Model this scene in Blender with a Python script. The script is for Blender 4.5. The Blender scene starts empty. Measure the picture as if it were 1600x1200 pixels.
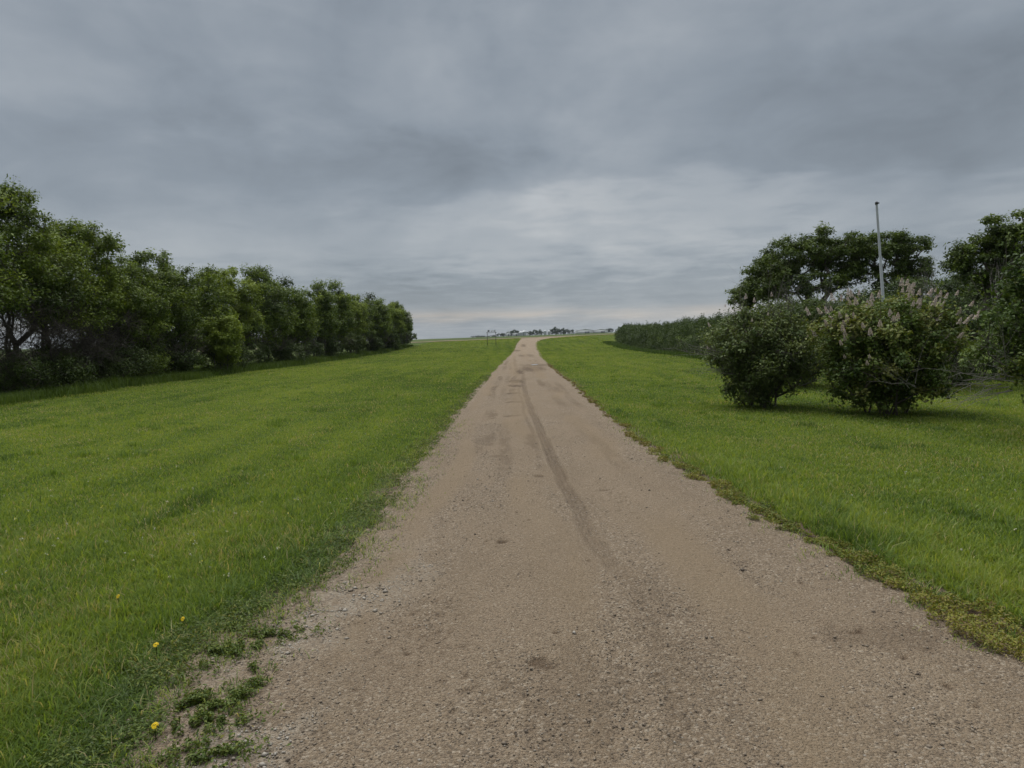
import bpy, math, random
import numpy as np
from mathutils import Matrix, Vector

# ------------------------------------------------------------------ camera, world, sun
scene = bpy.context.scene
C = scene.collection
FPX, CAMZ = 1110.0, 1.6
ROLL = math.radians(1.3)
PITCH = math.radians(3.736)
cp, sp, ca, sa = math.cos(PITCH), math.sin(PITCH), math.cos(ROLL), math.sin(ROLL)
FWD = np.array([0, cp, -sp]); U0 = np.array([0, sp, cp]); R0 = np.array([1., 0, 0])
RGT = ca*R0 - sa*U0
UPV = sa*R0 + ca*U0
cam = bpy.data.cameras.new('camera')
cam.sensor_width = 36.0
cam.lens = FPX/1600*36.0
cam.clip_end = 9000
cam.clip_start = 0.05
co = bpy.data.objects.new('camera', cam)
C.objects.link(co)
co.matrix_world = Matrix(((RGT[0], UPV[0], -FWD[0], 0), (RGT[1], UPV[1], -FWD[1], 0),
                          (RGT[2], UPV[2], -FWD[2], CAMZ), (0, 0, 0, 1)))
scene.camera = co
scene.view_settings.view_transform = 'Standard'
scene.view_settings.look = 'None'
scene.view_settings.exposure = 0.9
scene.view_settings.gamma = 1.0
scene.cycles.max_bounces = 5
scene.cycles.diffuse_bounces = 3
scene.cycles.transparent_max_bounces = 4
scene.cycles.use_adaptive_sampling = True

SUN_EL, SUN_AZ = 62.0, -25.0         # azimuth from +y, clockwise positive
sun = bpy.data.lights.new('sun', 'SUN')
sun.energy = 1.5
sun.angle = math.radians(45)
sun.color = (1.0, 0.97, 0.93)
so = bpy.data.objects.new('sun', sun)
C.objects.link(so)
se, sz = math.radians(SUN_EL), math.radians(SUN_AZ)
sdir = Vector((math.cos(se)*math.sin(sz), math.cos(se)*math.cos(sz), math.sin(se)))
so.rotation_euler = sdir.to_track_quat('Z', 'Y').to_euler()
so.location = (0, 0, 50)


def build_world():
    w = bpy.data.worlds.new('World')
    scene.world = w
    w.use_nodes = True
    nt = w.node_tree
    N, L = nt.nodes, nt.links
    N.clear()
    out = N.new('ShaderNodeOutputWorld')
    bg = N.new('ShaderNodeBackground')
    bg.inputs['Strength'].default_value = 0.1
    L.new(bg.outputs[0], out.inputs[0])
    sky = N.new('ShaderNodeTexSky')
    sky.sky_type = 'NISHITA'
    sky.sun_disc = False
    sky.sun_elevation = se
    sky.sun_rotation = sz
    tc = N.new('ShaderNodeTexCoord')
    nrm = N.new('ShaderNodeVectorMath'); nrm.operation = 'NORMALIZE'
    L.new(tc.outputs['Generated'], nrm.inputs[0])
    sep = N.new('ShaderNodeSeparateXYZ')
    L.new(nrm.outputs[0], sep.inputs[0])

    def M(op, a, b=None, c=None, clamp=False):
        n = N.new('ShaderNodeMath'); n.operation = op; n.use_clamp = clamp
        for i, v in enumerate((a, b, c)):
            if v is None: continue
            if isinstance(v, (int, float)): n.inputs[i].default_value = v
            else: L.new(v, n.inputs[i])
        return n.outputs[0]
    az = M('ARCTAN2', sep.outputs[0], sep.outputs[1])
    el = M('ARCSINE', sep.outputs[2])
    elp = M('MAXIMUM', el, 0.0)
    # flat cloud deck seen in perspective
    zz = M('ADD', M('MAXIMUM', sep.outputs[2], 0.0), 0.07)
    cx = M('DIVIDE', sep.outputs[0], zz)
    cy = M('DIVIDE', sep.outputs[1], zz)
    cmb = N.new('ShaderNodeCombineXYZ')
    L.new(cx, cmb.inputs[0]); L.new(cy, cmb.inputs[1])

    def noise(vec, scale, detail, rough, dist, off=(0, 0, 0), sc=(1, 1, 1)):
        mp = N.new('ShaderNodeMapping')
        mp.inputs['Location'].default_value = off
        mp.inputs['Scale'].default_value = sc
        L.new(vec, mp.inputs[0])
        n = N.new('ShaderNodeTexNoise')
        n.inputs['Scale'].default_value = scale
        n.inputs['Detail'].default_value = detail
        n.inputs['Roughness'].default_value = rough
        n.inputs['Distortion'].default_value = dist
        L.new(mp.outputs[0], n.inputs['Vector'])
        return n.outputs['Fac']
    ae = N.new('ShaderNodeCombineXYZ')
    L.new(az, ae.inputs[0]); L.new(el, ae.inputs[1])
    n1 = noise(cmb.outputs[0], 0.8, 4, 0.5, 0.3, (3.1, 1.7, 0), (1, 0.8, 1))
    n2 = noise(cmb.outputs[0], 2.4, 6, 0.55, 0.25, (8.1, 4.7, 0))
    n3 = noise(ae.outputs[0], 3.0, 7, 0.55, 0.5, (0.4, 0.9, 0), (1, 1.5, 1))
    n4 = noise(ae.outputs[0], 5.0, 5, 0.5, 0.2, (1.4, 0.2, 0), (1, 7.0, 1))

    # warp az / el a little so hand-placed masses get ragged edges
    azw = M('ADD', az, M('MULTIPLY', M('SUBTRACT', n3, 0.5), 0.45))
    elw = M('ADD', el, M('MULTIPLY', M('SUBTRACT', n2, 0.5), 0.13))

    def lobe(px, py, sx, sy, warp=True):
        d = FWD*FPX + RGT*(px-800) + UPV*(600-py)
        d = d/np.linalg.norm(d)
        a0, e0 = math.atan2(d[0], d[1]), math.asin(d[2])
        a, e = (azw, elw) if warp else (az, el)
        A = M('POWER', M('ABSOLUTE', M('DIVIDE', M('SUBTRACT', a, float(a0)), sx/FPX)), 2.0)
        B = M('POWER', M('ABSOLUTE', M('DIVIDE', M('SUBTRACT', e, float(e0)), sy/FPX)), 2.0)
        return M('EXPONENT', M('MULTIPLY', M('ADD', A, B), -1.0))
    calm = M('SUBTRACT', 1.0, M('MULTIPLY', M('SUBTRACT', 1.0, M('MULTIPLY', elp, 4.0), clamp=True), 0.75))
    b = M('ADD', M('MULTIPLY', M('SUBTRACT', n1, 0.5), 0.03), M('MULTIPLY', M('MULTIPLY', M('SUBTRACT', n2, 0.5), 0.045), calm))
    b = M('ADD', b, M('MULTIPLY', M('SUBTRACT', n3, 0.5), 0.135))
    b = M('ADD', b, 0.168)
    for px, py, sx, sy, k in SKY_LOBES:
        b = M('ADD', b, M('MULTIPLY', lobe(px, py, sx, sy), k*1.3))
    n5 = noise(ae.outputs[0], 8.0, 6, 0.6, 0.6, (2.4, 1.9, 0), (1, 1.8, 1))
    b = M('ADD', b, M('MULTIPLY', M('SUBTRACT', n5, 0.5), 0.055))
    # streaks low over the horizon
    low = M('SUBTRACT', 1.0, M('MULTIPLY', elp, 5.0), clamp=True)
    b = M('ADD', b, M('MULTIPLY', M('MULTIPLY', M('SUBTRACT', n4, 0.5), 0.05), low))
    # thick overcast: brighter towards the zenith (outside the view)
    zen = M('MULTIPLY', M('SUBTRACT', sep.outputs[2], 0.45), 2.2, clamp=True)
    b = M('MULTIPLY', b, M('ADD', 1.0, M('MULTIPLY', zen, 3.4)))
    b = M('MAXIMUM', b, 0.08)
    # colour: blue-grey in the dark masses, neutral where light comes through
    t = M('MULTIPLY', M('SUBTRACT', b, 0.15), 10.0, clamp=True)
    ramp = N.new('ShaderNodeValToRGB')
    ramp.color_ramp.elements[0].color = (0.875, 1.0, 1.13, 1)
    ramp.color_ramp.elements[1].color = (0.955, 1.0, 1.035, 1)
    L.new(t, ramp.inputs[0])
    # narrow cream band
    cream = M('MULTIPLY', lobe(700, 497, 900, 11, False), 1.0)
    vary = M('MULTIPLY', M('SUBTRACT', n4, 0.36), 5.0, clamp=True)
    cream = M('MULTIPLY', cream, vary)
    mixc = N.new('ShaderNodeMix'); mixc.data_type = 'RGBA'
    L.new(cream, mixc.inputs[0]); L.new(ramp.outputs[0], mixc.inputs[6])
    mixc.inputs[7].default_value = (1.08, 1.0, 0.92, 1)
    b2 = M('ADD', b, M('MULTIPLY', cream, 0.060))
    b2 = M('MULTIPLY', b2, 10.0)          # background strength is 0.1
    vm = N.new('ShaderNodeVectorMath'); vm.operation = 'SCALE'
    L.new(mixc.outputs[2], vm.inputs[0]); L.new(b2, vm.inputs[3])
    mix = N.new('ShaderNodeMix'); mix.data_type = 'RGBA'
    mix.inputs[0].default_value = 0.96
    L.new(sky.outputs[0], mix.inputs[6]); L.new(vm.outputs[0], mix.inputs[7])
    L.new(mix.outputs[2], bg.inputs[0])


SKY_LOBES = [
    # px, py, sigma x, sigma y, gain
    (590, 262, 360, 62, -0.015), (260, 225, 300, 60, -0.012), (1420, 215, 240, 70, -0.024), (1180, 120, 260, 60, -0.014),
    (900, 308, 120, 30, 0.040), (1010, 330, 260, 45, 0.034), (1010, 170, 110, 90, 0.016), (650, 352, 110, 30, 0.026),
    (1180, 350, 150, 40, 0.030), (240, 380, 320, 55, 0.022), (870, 20, 170, 50, 0.012), (520, 110, 160, 40, 0.006),
    (780, 395, 300, 24, 0.016), (1130, 290, 60, 22, 0.020), (1160, 330, 50, 14, -0.020), (860, 452, 420, 20, -0.022), (1540, 320, 90, 34, 0.026),
    (1560, 40, 250, 90, -0.012), (300, 40, 320, 60, -0.010), (120, 240, 200, 60, -0.004), (650, 180, 120, 30, 0.006),
    (800, 518, 900, 12, 0.022),
]
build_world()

# ------------------------------------------------------------------ helpers
rs = np.random.RandomState


def _hash(ix, iy, seed):
    h = (ix.astype(np.int64)*374761393 + iy.astype(np.int64)*668265263 + seed*974634777) & 0x7fffffff
    h = ((h ^ (h >> 13))*1274126177) & 0x7fffffff
    h = (h ^ (h >> 16)) & 0xffff
    return h/65535.0


def vnoise(x, y, seed=0):
    x = np.asarray(x, float); y = np.asarray(y, float)
    ix, iy = np.floor(x), np.floor(y)
    fx, fy = x-ix, y-iy
    fx = fx*fx*(3-2*fx); fy = fy*fy*(3-2*fy)
    a = _hash(ix, iy, seed); b = _hash(ix+1, iy, seed); c = _hash(ix, iy+1, seed); d = _hash(ix+1, iy+1, seed)
    return (a*(1-fx)+b*fx)*(1-fy)+(c*(1-fx)+d*fx)*fy


def fbm(x, y, seed=0, o=4):
    s, a, t = 0, 0.5, 0
    for i in range(o):
        s = s + a*vnoise(np.asarray(x)*2**i, np.asarray(y)*2**i, seed+i*17); t += a; a *= 0.55
    return s/t


def sstep(a, b, v):
    t = np.clip((v-a)/(b-a), 0, 1)
    return t*t*(3-2*t)


def terrain(x, y):
    x = np.asarray(x, float); y = np.asarray(y, float)
    s = sstep(72, 150, y)
    near = s*(1.45 + 0.020*np.clip(x, -60, 60))
    far = 3.3 + 0.0125*np.clip(x, -260, 320)
    z = near*(1-sstep(170, 850, y)) + far*sstep(170, 850, y)
    z = z - 0.5*sstep(152, 190, y)*(1-sstep(300, 600, y))
    # soft undulations of the lawn beside the drive
    off = np.clip((np.abs(x-0.5)-2.2)/2.5, 0, 1)
    z = z + off*(fbm(x/7, y/9, 5, 3)-0.5)*0.13*(1-sstep(200, 400, y))
    return z


def gp(px, py, z=0.0):
    d = FWD*FPX + RGT*(px-800) + UPV*(600-py)
    t = (z-CAMZ)/d[2]
    return d[0]*t, d[1]*t


LG = np.array([(1.0, -1.5), (2.6, -1.54), (3.76, -1.66), (4.11, -1.52), (4.84, -1.27), (5.53, -1.30), (6.8, -1.27),
               (9.3, -1.29), (13.4, -1.23), (20, -1.15), (28, -1.0), (45, -0.62), (60, -0.3), (75.7, 0.14), (95, 0.6), (110, 0.95), (125, 1.6), (134, 2.0), (141, 1.2), (145.5, -4)])
RG = np.array([(1.0, 2.6), (2.5, 2.4), (3.23, 2.36), (4.29, 2.26), (5.61, 2.13), (7.04, 2.03), (9.41, 1.86), (13.5, 1.82),
               (23.8, 2.0), (40.7, 2.10), (58, 2.4), (72.8, 2.89), (95, 3.35), (110, 3.9), (122, 5.0), (131, 7.5), (137, 12), (141, 20), (143, 30)])


def xl(y): return np.interp(y, LG[:, 0], LG[:, 1])
def xr(y): return np.interp(y, RG[:, 0], RG[:, 1])
def xrl(y): return xr(y) + np.interp(y, [2, 3.77, 4.6, 6, 7.5, 10.5, 14.6, 40, 60], [0.55, 0.46, 0.36, 0.28, 0.26, 0.24, 0.16, 0.12, 0.0])


def mesh_obj(name, verts, faces, mat=None, parent=None, attrs=None, smooth=False, cols=None, mats=None, midx=None):
    """faces: list of int arrays, each (n, k)."""
    me = bpy.data.meshes.new(name)
    verts = np.asarray(verts, np.float32)
    me.vertices.add(len(verts))
    me.vertices.foreach_set('co', verts.ravel())
    faces = [np.asarray(f, np.int32) for f in faces if len(f)]
    loops = np.concatenate([f.ravel() for f in faces])
    tot = np.concatenate([np.full(len(f), f.shape[1], np.int32) for f in faces])
    start = np.concatenate([[0], np.cumsum(tot)[:-1]]).astype(np.int32)
    me.loops.add(len(loops)); me.loops.foreach_set('vertex_index', loops)
    me.polygons.add(len(tot))
    me.polygons.foreach_set('loop_start', start)
    me.polygons.foreach_set('loop_total', tot)
    if smooth: me.polygons.foreach_set('use_smooth', np.ones(len(tot), bool))
    if midx is not None: me.polygons.foreach_set('material_index', np.asarray(midx, np.int32))
    me.update(calc_edges=True)
    for k, v in (attrs or {}).items():
        a = me.attributes.new(k, 'FLOAT', 'POINT')
        a.data.foreach_set('value', np.asarray(v, np.float32))
    for m in (mats or ([mat] if mat else [])): me.materials.append(m)
    o = bpy.data.objects.new(name, me)
    C.objects.link(o)
    if parent: o.parent = parent
    return o


def tag(o, label=None, cat=None, group=None, kind=None):
    if label: o['label'] = label
    if cat: o['category'] = cat
    if group: o['group'] = group
    if kind: o['kind'] = kind
    return o


def empty(name, loc, label, cat, group=None, rz=0):
    o = bpy.data.objects.new(name, None)
    C.objects.link(o)
    o.location = loc; o.rotation_euler = (0, 0, rz); o.empty_display_size = 0.3
    return tag(o, label, cat, group)


class Mat:
    def __init__(s, name):
        s.m = bpy.data.materials.new(name); s.m.use_nodes = True
        s.nt = s.m.node_tree; s.N = s.nt.nodes; s.L = s.nt.links
        s.bsdf = s.N['Principled BSDF']; s.out = s.N['Material Output']
        s.bsdf.inputs['Roughness'].default_value = 0.8

    def new(s, t, **kw):
        n = s.N.new(t)
        for k, v in kw.items(): setattr(n, k, v)
        return n

    def link(s, a, b): s.L.new(a, b)

    def attr(s, name): return s.new('ShaderNodeAttribute', attribute_name=name).outputs['Fac']

    def pos(s): return s.new('ShaderNodeNewGeometry').outputs['Position']

    def objc(s): return s.new('ShaderNodeTexCoord').outputs['Object']

    def math(s, op, a, b=None, clamp=False):
        n = s.new('ShaderNodeMath', operation=op, use_clamp=clamp)
        for i, v in enumerate((a, b)):
            if v is None: continue
            if isinstance(v, (int, float)): n.inputs[i].default_value = v
            else: s.link(v, n.inputs[i])
        return n.outputs[0]

    def noise(s, vec, scale, detail=4, rough=0.55, sc=(1, 1, 1), dist=0):
        mp = s.new('ShaderNodeMapping'); mp.inputs['Scale'].default_value = sc
        s.link(vec, mp.inputs[0])
        n = s.new('ShaderNodeTexNoise')
        n.inputs['Scale'].default_value = scale; n.inputs['Detail'].default_value = detail
        n.inputs['Roughness'].default_value = rough; n.inputs['Distortion'].default_value = dist
        s.link(mp.outputs[0], n.inputs['Vector'])
        return n.outputs['Fac']

    def ramp(s, fac, stops):
        r = s.new('ShaderNodeValToRGB'); cr = r.color_ramp
        while len(cr.elements) < len(stops): cr.elements.new(0.5)
        for e, (p, c) in zip(cr.elements, stops):
            e.position = p; e.color = (*c, 1)
        s.link(fac, r.inputs[0])
        return r.outputs[0]

    def mix(s, fac, a, b, mode='MIX'):
        n = s.new('ShaderNodeMix', data_type='RGBA', blend_type=mode)
        for i, v in ((0, fac), (6, a), (7, b)):
            if isinstance(v, (int, float)): n.inputs[i].default_value = v
            elif isinstance(v, tuple): n.inputs[i].default_value = (*v, 1)
            else: s.link(v, n.inputs[i])
        return n.outputs[2]

    def col(s, c): s.link(c, s.bsdf.inputs['Base Color'])

    def bump(s, h, strength, dist):
        b = s.new('ShaderNodeBump'); b.inputs['Strength'].default_value = strength
        b.inputs['Distance'].default_value = dist
        s.link(h, b.inputs['Height']); s.link(b.outputs[0], s.bsdf.inputs['Normal'])


def foliage_mat(name, stops, trans=0.3, rough=0.6):
    m = Mat(name)
    c = m.ramp(m.attr('tint'), stops)
    m.col(c)
    m.bsdf.inputs['Roughness'].default_value = rough
    m.bsdf.inputs['Specular IOR Level'].default_value = 0.25
    tr = m.new('ShaderNodeBsdfTranslucent')
    cc = m.mix(1.0, c, (1.15, 1.1, 0.6), 'MULTIPLY')
    m.link(cc, tr.inputs[0])
    mx = m.new('ShaderNodeMixShader'); mx.inputs[0].default_value = trans
    m.link(m.bsdf.outputs[0], mx.inputs[1]); m.link(tr.outputs[0], mx.inputs[2])
    m.link(mx.outputs[0], m.out.inputs[0])
    return m.m


# ------------------------------------------------------------------ materials
G_STOPS = [(0.0, (0.040, 0.075, 0.010)), (0.35, (0.112, 0.180, 0.030)), (0.62, (0.195, 0.265, 0.042)),
           (0.85, (0.260, 0.300, 0.050)), (0.97, (0.36, 0.31, 0.15))]
M_BLADE = foliage_mat('grass_blade', G_STOPS, 0.45, 0.5)
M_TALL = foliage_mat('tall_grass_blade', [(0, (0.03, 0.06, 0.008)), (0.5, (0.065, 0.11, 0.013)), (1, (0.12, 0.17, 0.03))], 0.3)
M_WEED = foliage_mat('weed_leaf', [(0, (0.045, 0.075, 0.016)), (0.35, (0.095, 0.135, 0.022)), (0.6, (0.17, 0.185, 0.028)), (0.82, (0.24, 0.22, 0.035)), (1, (0.15, 0.10, 0.06))], 0.25)
M_ASH = foliage_mat('tree_leaf', [(0, (0.036, 0.058, 0.013)), (0.4, (0.078, 0.120, 0.018)), (0.7, (0.135, 0.190, 0.026)), (1, (0.20, 0.26, 0.038))], 0.3)
M_RTREE = foliage_mat('dark_tree_leaf', [(0, (0.034, 0.055, 0.014)), (0.5, (0.072, 0.110, 0.020)), (1, (0.135, 0.185, 0.032))], 0.25)
M_HEDGE = foliage_mat('hedge_leaf', [(0, (0.026, 0.046, 0.014)), (0.5, (0.050, 0.082, 0.019)), (1, (0.092, 0.130, 0.028))], 0.25)
M_LILAC = foliage_mat('lilac_leaf', [(0, (0.032, 0.058, 0.016)), (0.4, (0.064, 0.108, 0.022)), (0.8, (0.125, 0.172, 0.034)), (1, (0.18, 0.19, 0.050))], 0.25)
M_OLIVE = foliage_mat('olive_leaf', [(0, (0.034, 0.056, 0.018)), (0.5, (0.074, 0.110, 0.030)), (1, (0.145, 0.180, 0.055))], 0.25)
M_FLOWER = foliage_mat('lilac_petal', [(0, (0.34, 0.26, 0.32)), (0.5, (0.54, 0.46, 0.50)), (1, (0.70, 0.65, 0.66))], 0.3)
M_DAND = foliage_mat('dandelion_petal', [(0, (0.75, 0.50, 0.01)), (1, (0.85, 0.66, 0.03))], 0.2)
M_FAR = foliage_mat('far_tree_leaf', [(0, (0.018, 0.040, 0.018)), (1, (0.045, 0.075, 0.028))], 0.1)


def bark(name, a, b):
    m = Mat(name); p = m.objc()
    m.col(m.ramp(m.noise(p, 9, 5, 0.6, (1, 1, 0.25)), [(0.3, a), (0.7, b)]))
    m.bump(m.noise(p, 30, 3, 0.6, (1, 1, 0.2)), 0.5, 0.02)
    m.bsdf.inputs['Roughness'].default_value = 0.9
    return m.m


M_BARK = bark('bark', (0.045, 0.036, 0.028), (0.11, 0.093, 0.075))
M_DEAD = bark('dead_wood', (0.035, 0.028, 0.022), (0.095, 0.080, 0.066))
M_PALED = bark('bleached_wood', (0.10, 0.09, 0.08), (0.20, 0.185, 0.165))


def ground_mat():
    m = Mat('lawn_ground'); p = m.pos()
    tone = m.attr('tone')
    fine = m.noise(p, 26, 5, 0.7, (1, 0.45, 1))
    mid = m.noise(p, 1.7, 4, 0.6, (1, 0.6, 1))
    v = m.math('ADD', m.math('MULTIPLY', fine, 0.55), m.math('MULTIPLY', mid, 0.25))
    v = m.math('ADD', v, m.math('MULTIPLY', m.math('SUBTRACT', tone, 0.5), 0.55))
    g = m.ramp(v, [(0.15, (0.030, 0.050, 0.007)), (0.38, (0.055, 0.082, 0.010)), (0.55, (0.080, 0.110, 0.015)), (0.8, (0.12, 0.14, 0.03))])
    dn = m.noise(p, 14, 6, 0.7)
    dirt = m.ramp(dn, [(0.30, (0.060, 0.042, 0.028)), (0.55, (0.115, 0.086, 0.060)), (0.75, (0.19, 0.15, 0.11))])
    c = m.mix(m.attr('dirt'), g, dirt)
    far = m.ramp(m.noise(p, 0.02, 4, 0.5, (1, 0.3, 1)), [(0.35, (0.040, 0.062, 0.013)), (0.65, (0.065, 0.085, 0.022))])
    c = m.mix(m.attr('far'), c, far)
    m.col(c); m.bsdf.inputs['Roughness'].default_value = 0.95
    m.bsdf.inputs['Specular IOR Level'].default_value = 0.1
    m.bump(m.noise(p, 30, 5, 0.75, (1, 0.5, 1)), 0.9, 0.03)
    return m.m


def road_mat():
    m = Mat('gravel_road'); p = m.pos()
    big = m.noise(p, 1.3, 4, 0.6, (1, 0.35, 1))
    fin = m.noise(p, 60, 4, 0.75)
    vo = m.new('ShaderNodeTexVoronoi'); vo.inputs['Scale'].default_value = 75; m.link(p, vo.inputs['Vector'])
    vo2 = m.new('ShaderNodeTexVoronoi'); vo2.inputs['Scale'].default_value = 130; m.link(p, vo2.inputs['Vector'])
    sepc = m.new('ShaderNodeSeparateColor'); m.link(vo.outputs['Color'], sepc.inputs[0])
    sepd = m.new('ShaderNodeSeparateColor'); m.link(vo2.outputs['Color'], sepd.inputs[0])
    base = m.ramp(m.math('ADD', m.math('MULTIPLY', fin, 0.6), m.math('MULTIPLY', big, 0.4)),
                  [(0.3, (0.19, 0.150, 0.115)), (0.5, (0.275, 0.222, 0.175)), (0.7, (0.36, 0.30, 0.245))])
    stone = m.ramp(sepc.outputs[0], [(0.0, (0.09, 0.075, 0.065)), (0.3, (0.22, 0.18, 0.15)), (0.7, (0.33, 0.28, 0.235)), (0.95, (0.50, 0.46, 0.42))])
    stone2 = m.ramp(sepd.outputs[0], [(0.0, (0.08, 0.065, 0.055)), (0.35, (0.24, 0.195, 0.155)), (0.75, (0.33, 0.28, 0.23)), (1.0, (0.46, 0.42, 0.38))])
    rough = m.attr('loose')
    cov = m.math('MULTIPLY', m.math('GREATER_THAN', sepc.outputs[1], m.math('SUBTRACT', 0.98, m.math('MULTIPLY', rough, 0.5))), 0.6)
    cov2 = m.math('MULTIPLY', m.math('GREATER_THAN', sepd.outputs[1], 0.45), 0.6)
    c = m.mix(cov2, base, stone2)
    c = m.mix(cov, c, stone)
    c = m.mix(m.math('MULTIPLY', m.attr('pale'), m.math('MULTIPLY', sepc.outputs[2], 0.8)), c, (0.40, 0.37, 0.34))
    dk = m.mix(1.0, c, (0.40, 0.35, 0.31), 'MULTIPLY')
    dfac = m.math('MULTIPLY', m.attr('damp'), m.math('ADD', 0.45, m.math('MULTIPLY', fin, 1.1)), clamp=True)
    c = m.mix(dfac, c, dk)
    sm = m.mix(m.math('MULTIPLY', m.attr('silt'), 0.45), c, (0.285, 0.228, 0.168))
    m.col(m.mix(1.0, sm, (0.80, 0.745, 0.63), 'MULTIPLY'))
    m.bsdf.inputs['Roughness'].default_value = 0.93
    m.bsdf.inputs['Specular IOR Level'].default_value = 0.2
    h = m.math('ADD', m.math('MULTIPLY', vo.outputs['Distance'], -0.9), m.math('MULTIPLY', fin, 1.0))
    h = m.math('ADD', h, m.math('MULTIPLY', vo2.outputs['Distance'], -0.5))
    m.bump(h, 1.0, 0.016)
    return m.m


def flat_mat(name, c, rough=0.6, var=0.15, scale=6, metal=0.0, spec=0.4):
    m = Mat(name)
    n = m.noise(m.objc(), scale, 4, 0.6)
    lo = tuple(v*(1-var) for v in c); hi = tuple(min(1, v*(1+var)) for v in c)
    m.col(m.ramp(n, [(0.3, lo), (0.7, hi)]))
    m.bsdf.inputs['Roughness'].default_value = rough
    m.bsdf.inputs['Metallic'].default_value = metal
    m.bsdf.inputs['Specular IOR Level'].default_value = spec
    return m.m


M_GROUND = ground_mat()
M_ROAD = road_mat()
M_PEBBLE = Mat('pebble')
M_PEBBLE.col(M_PEBBLE.ramp(M_PEBBLE.attr('tint'), [(0, (0.075, 0.058, 0.042)), (0.35, (0.145, 0.112, 0.080)), (0.75, (0.20, 0.162, 0.12)), (1, (0.31, 0.28, 0.235))]))
M_PEBBLE.bsdf.inputs['Roughness'].default_value = 0.85
M_PEBBLE = M_PEBBLE.m
M_POLE = flat_mat('painted_pole', (0.36, 0.38, 0.40), 0.4, 0.08, 3)
M_DARKM = flat_mat('dark_metal', (0.05, 0.05, 0.055), 0.5)
M_WHITEW = flat_mat('white_steel', (0.62, 0.63, 0.64), 0.5, 0.05, 0.3)
M_GREYR = flat_mat('grey_roof', (0.30, 0.315, 0.335), 0.5, 0.08, 0.3)
M_GALV = flat_mat('galvanised_steel', (0.33, 0.35, 0.36), 0.45, 0.1, 0.5)
M_DOOR = flat_mat('dark_door', (0.16, 0.17, 0.18), 0.6)
M_POST = flat_mat('weathered_post', (0.10, 0.09, 0.08), 0.8, 0.3)

# ------------------------------------------------------------------ ground
def axis(segs):
    v = [segs[0][0]]
    for a, b, s0, s1 in segs:
        p = a
        while p < b-1e-6:
            t = (p-a)/(b-a); p = min(b, p+s0+(s1-s0)*t); v.append(p)
    return np.array(v)


def lawn_tone(x, y):
    """patchiness of the turf: mowing stripes and greener / drier areas (0..1)"""
    wob = (fbm(x/6, y/14, 31, 3)-0.5)*1.2
    stripe = 0.5+0.5*np.sin((x+wob)*2*np.pi/1.45)
    t = 0.5 + (fbm(x/3.5, y/6, 11, 4)-0.5)*0.95 + (stripe-0.5)*0.30*sstep(0.35, 0.6, fbm(x/4, y/9, 61, 3))
    t = t + (fbm(x/0.7, y/1.1, 23, 3)-0.5)*0.35
    # dark lush tufts
    tf = fbm(x/0.55+9, y/0.8+4, 44, 2)
    t = t - 0.30*sstep(0.76, 0.86, tf)
    return np.clip(t, 0, 1)


def build_ground():
    xs = axis([(-3200, -200, 400, 60), (-200, -30, 25, 3), (-30, -18, 1.5, 0.6), (-18, -3.4, 0.45, 0.2), (-3.4, 5, 0.12, 0.12), (5, 16, 0.2, 0.45), (16, 30, 0.6, 1.5), (30, 200, 3, 25), (200, 3200, 60, 400)])
    ys = axis([(-60, -4, 12, 2), (-4, 2, 1, 0.4), (2, 12, 0.12, 0.16), (12, 40, 0.2, 0.7), (40, 160, 0.7, 1.5), (160, 400, 3, 14), (400, 3400, 20, 400)])
    X, Y = np.meshgrid(xs, ys)
    Z = terrain(X, Y)
    x, y = X.ravel(), Y.ravel()
    nx, ny = len(xs), len(ys)
    i = np.arange(ny-1)[:, None]*nx + np.arange(nx-1)[None, :]
    f = np.stack([i, i+1, i+1+nx, i+nx], -1).reshape(-1, 4)
    jn = (fbm(x/0.3, y/0.5, 3, 3)-0.5)*0.5
    dirt = sstep(-0.28, 0.02, x-xl(y)+jn)*(1-sstep(-0.02, 0.22, x-xrl(y)+jn))
    dirt = dirt*(y < 138)
    tone = lawn_tone(x, y)
    far = np.maximum(sstep(146, 156, y), sstep(-15.6, -17.5, x)*sstep(150, 146, y))
    mesh_obj('ground', np.stack([x, y, Z.ravel()], 1), [f], M_GROUND, attrs=dict(tone=tone, dirt=dirt, far=far), smooth=True)['kind'] = 'structure'


build_ground()

TRACK = np.array([(34, 0.55), (28.2, 0.46), (19, 0.37), (13.3, 0.44), (9.6, 0.50), (7.5, 0.52), (6.4, 0.58), (5.4, 0.60), (4.28, 0.76), (3.25, 0.70), (2.0, 0.55)])[::-1]
DABS = []     # px, py, metres across, metres along, strength


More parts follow.
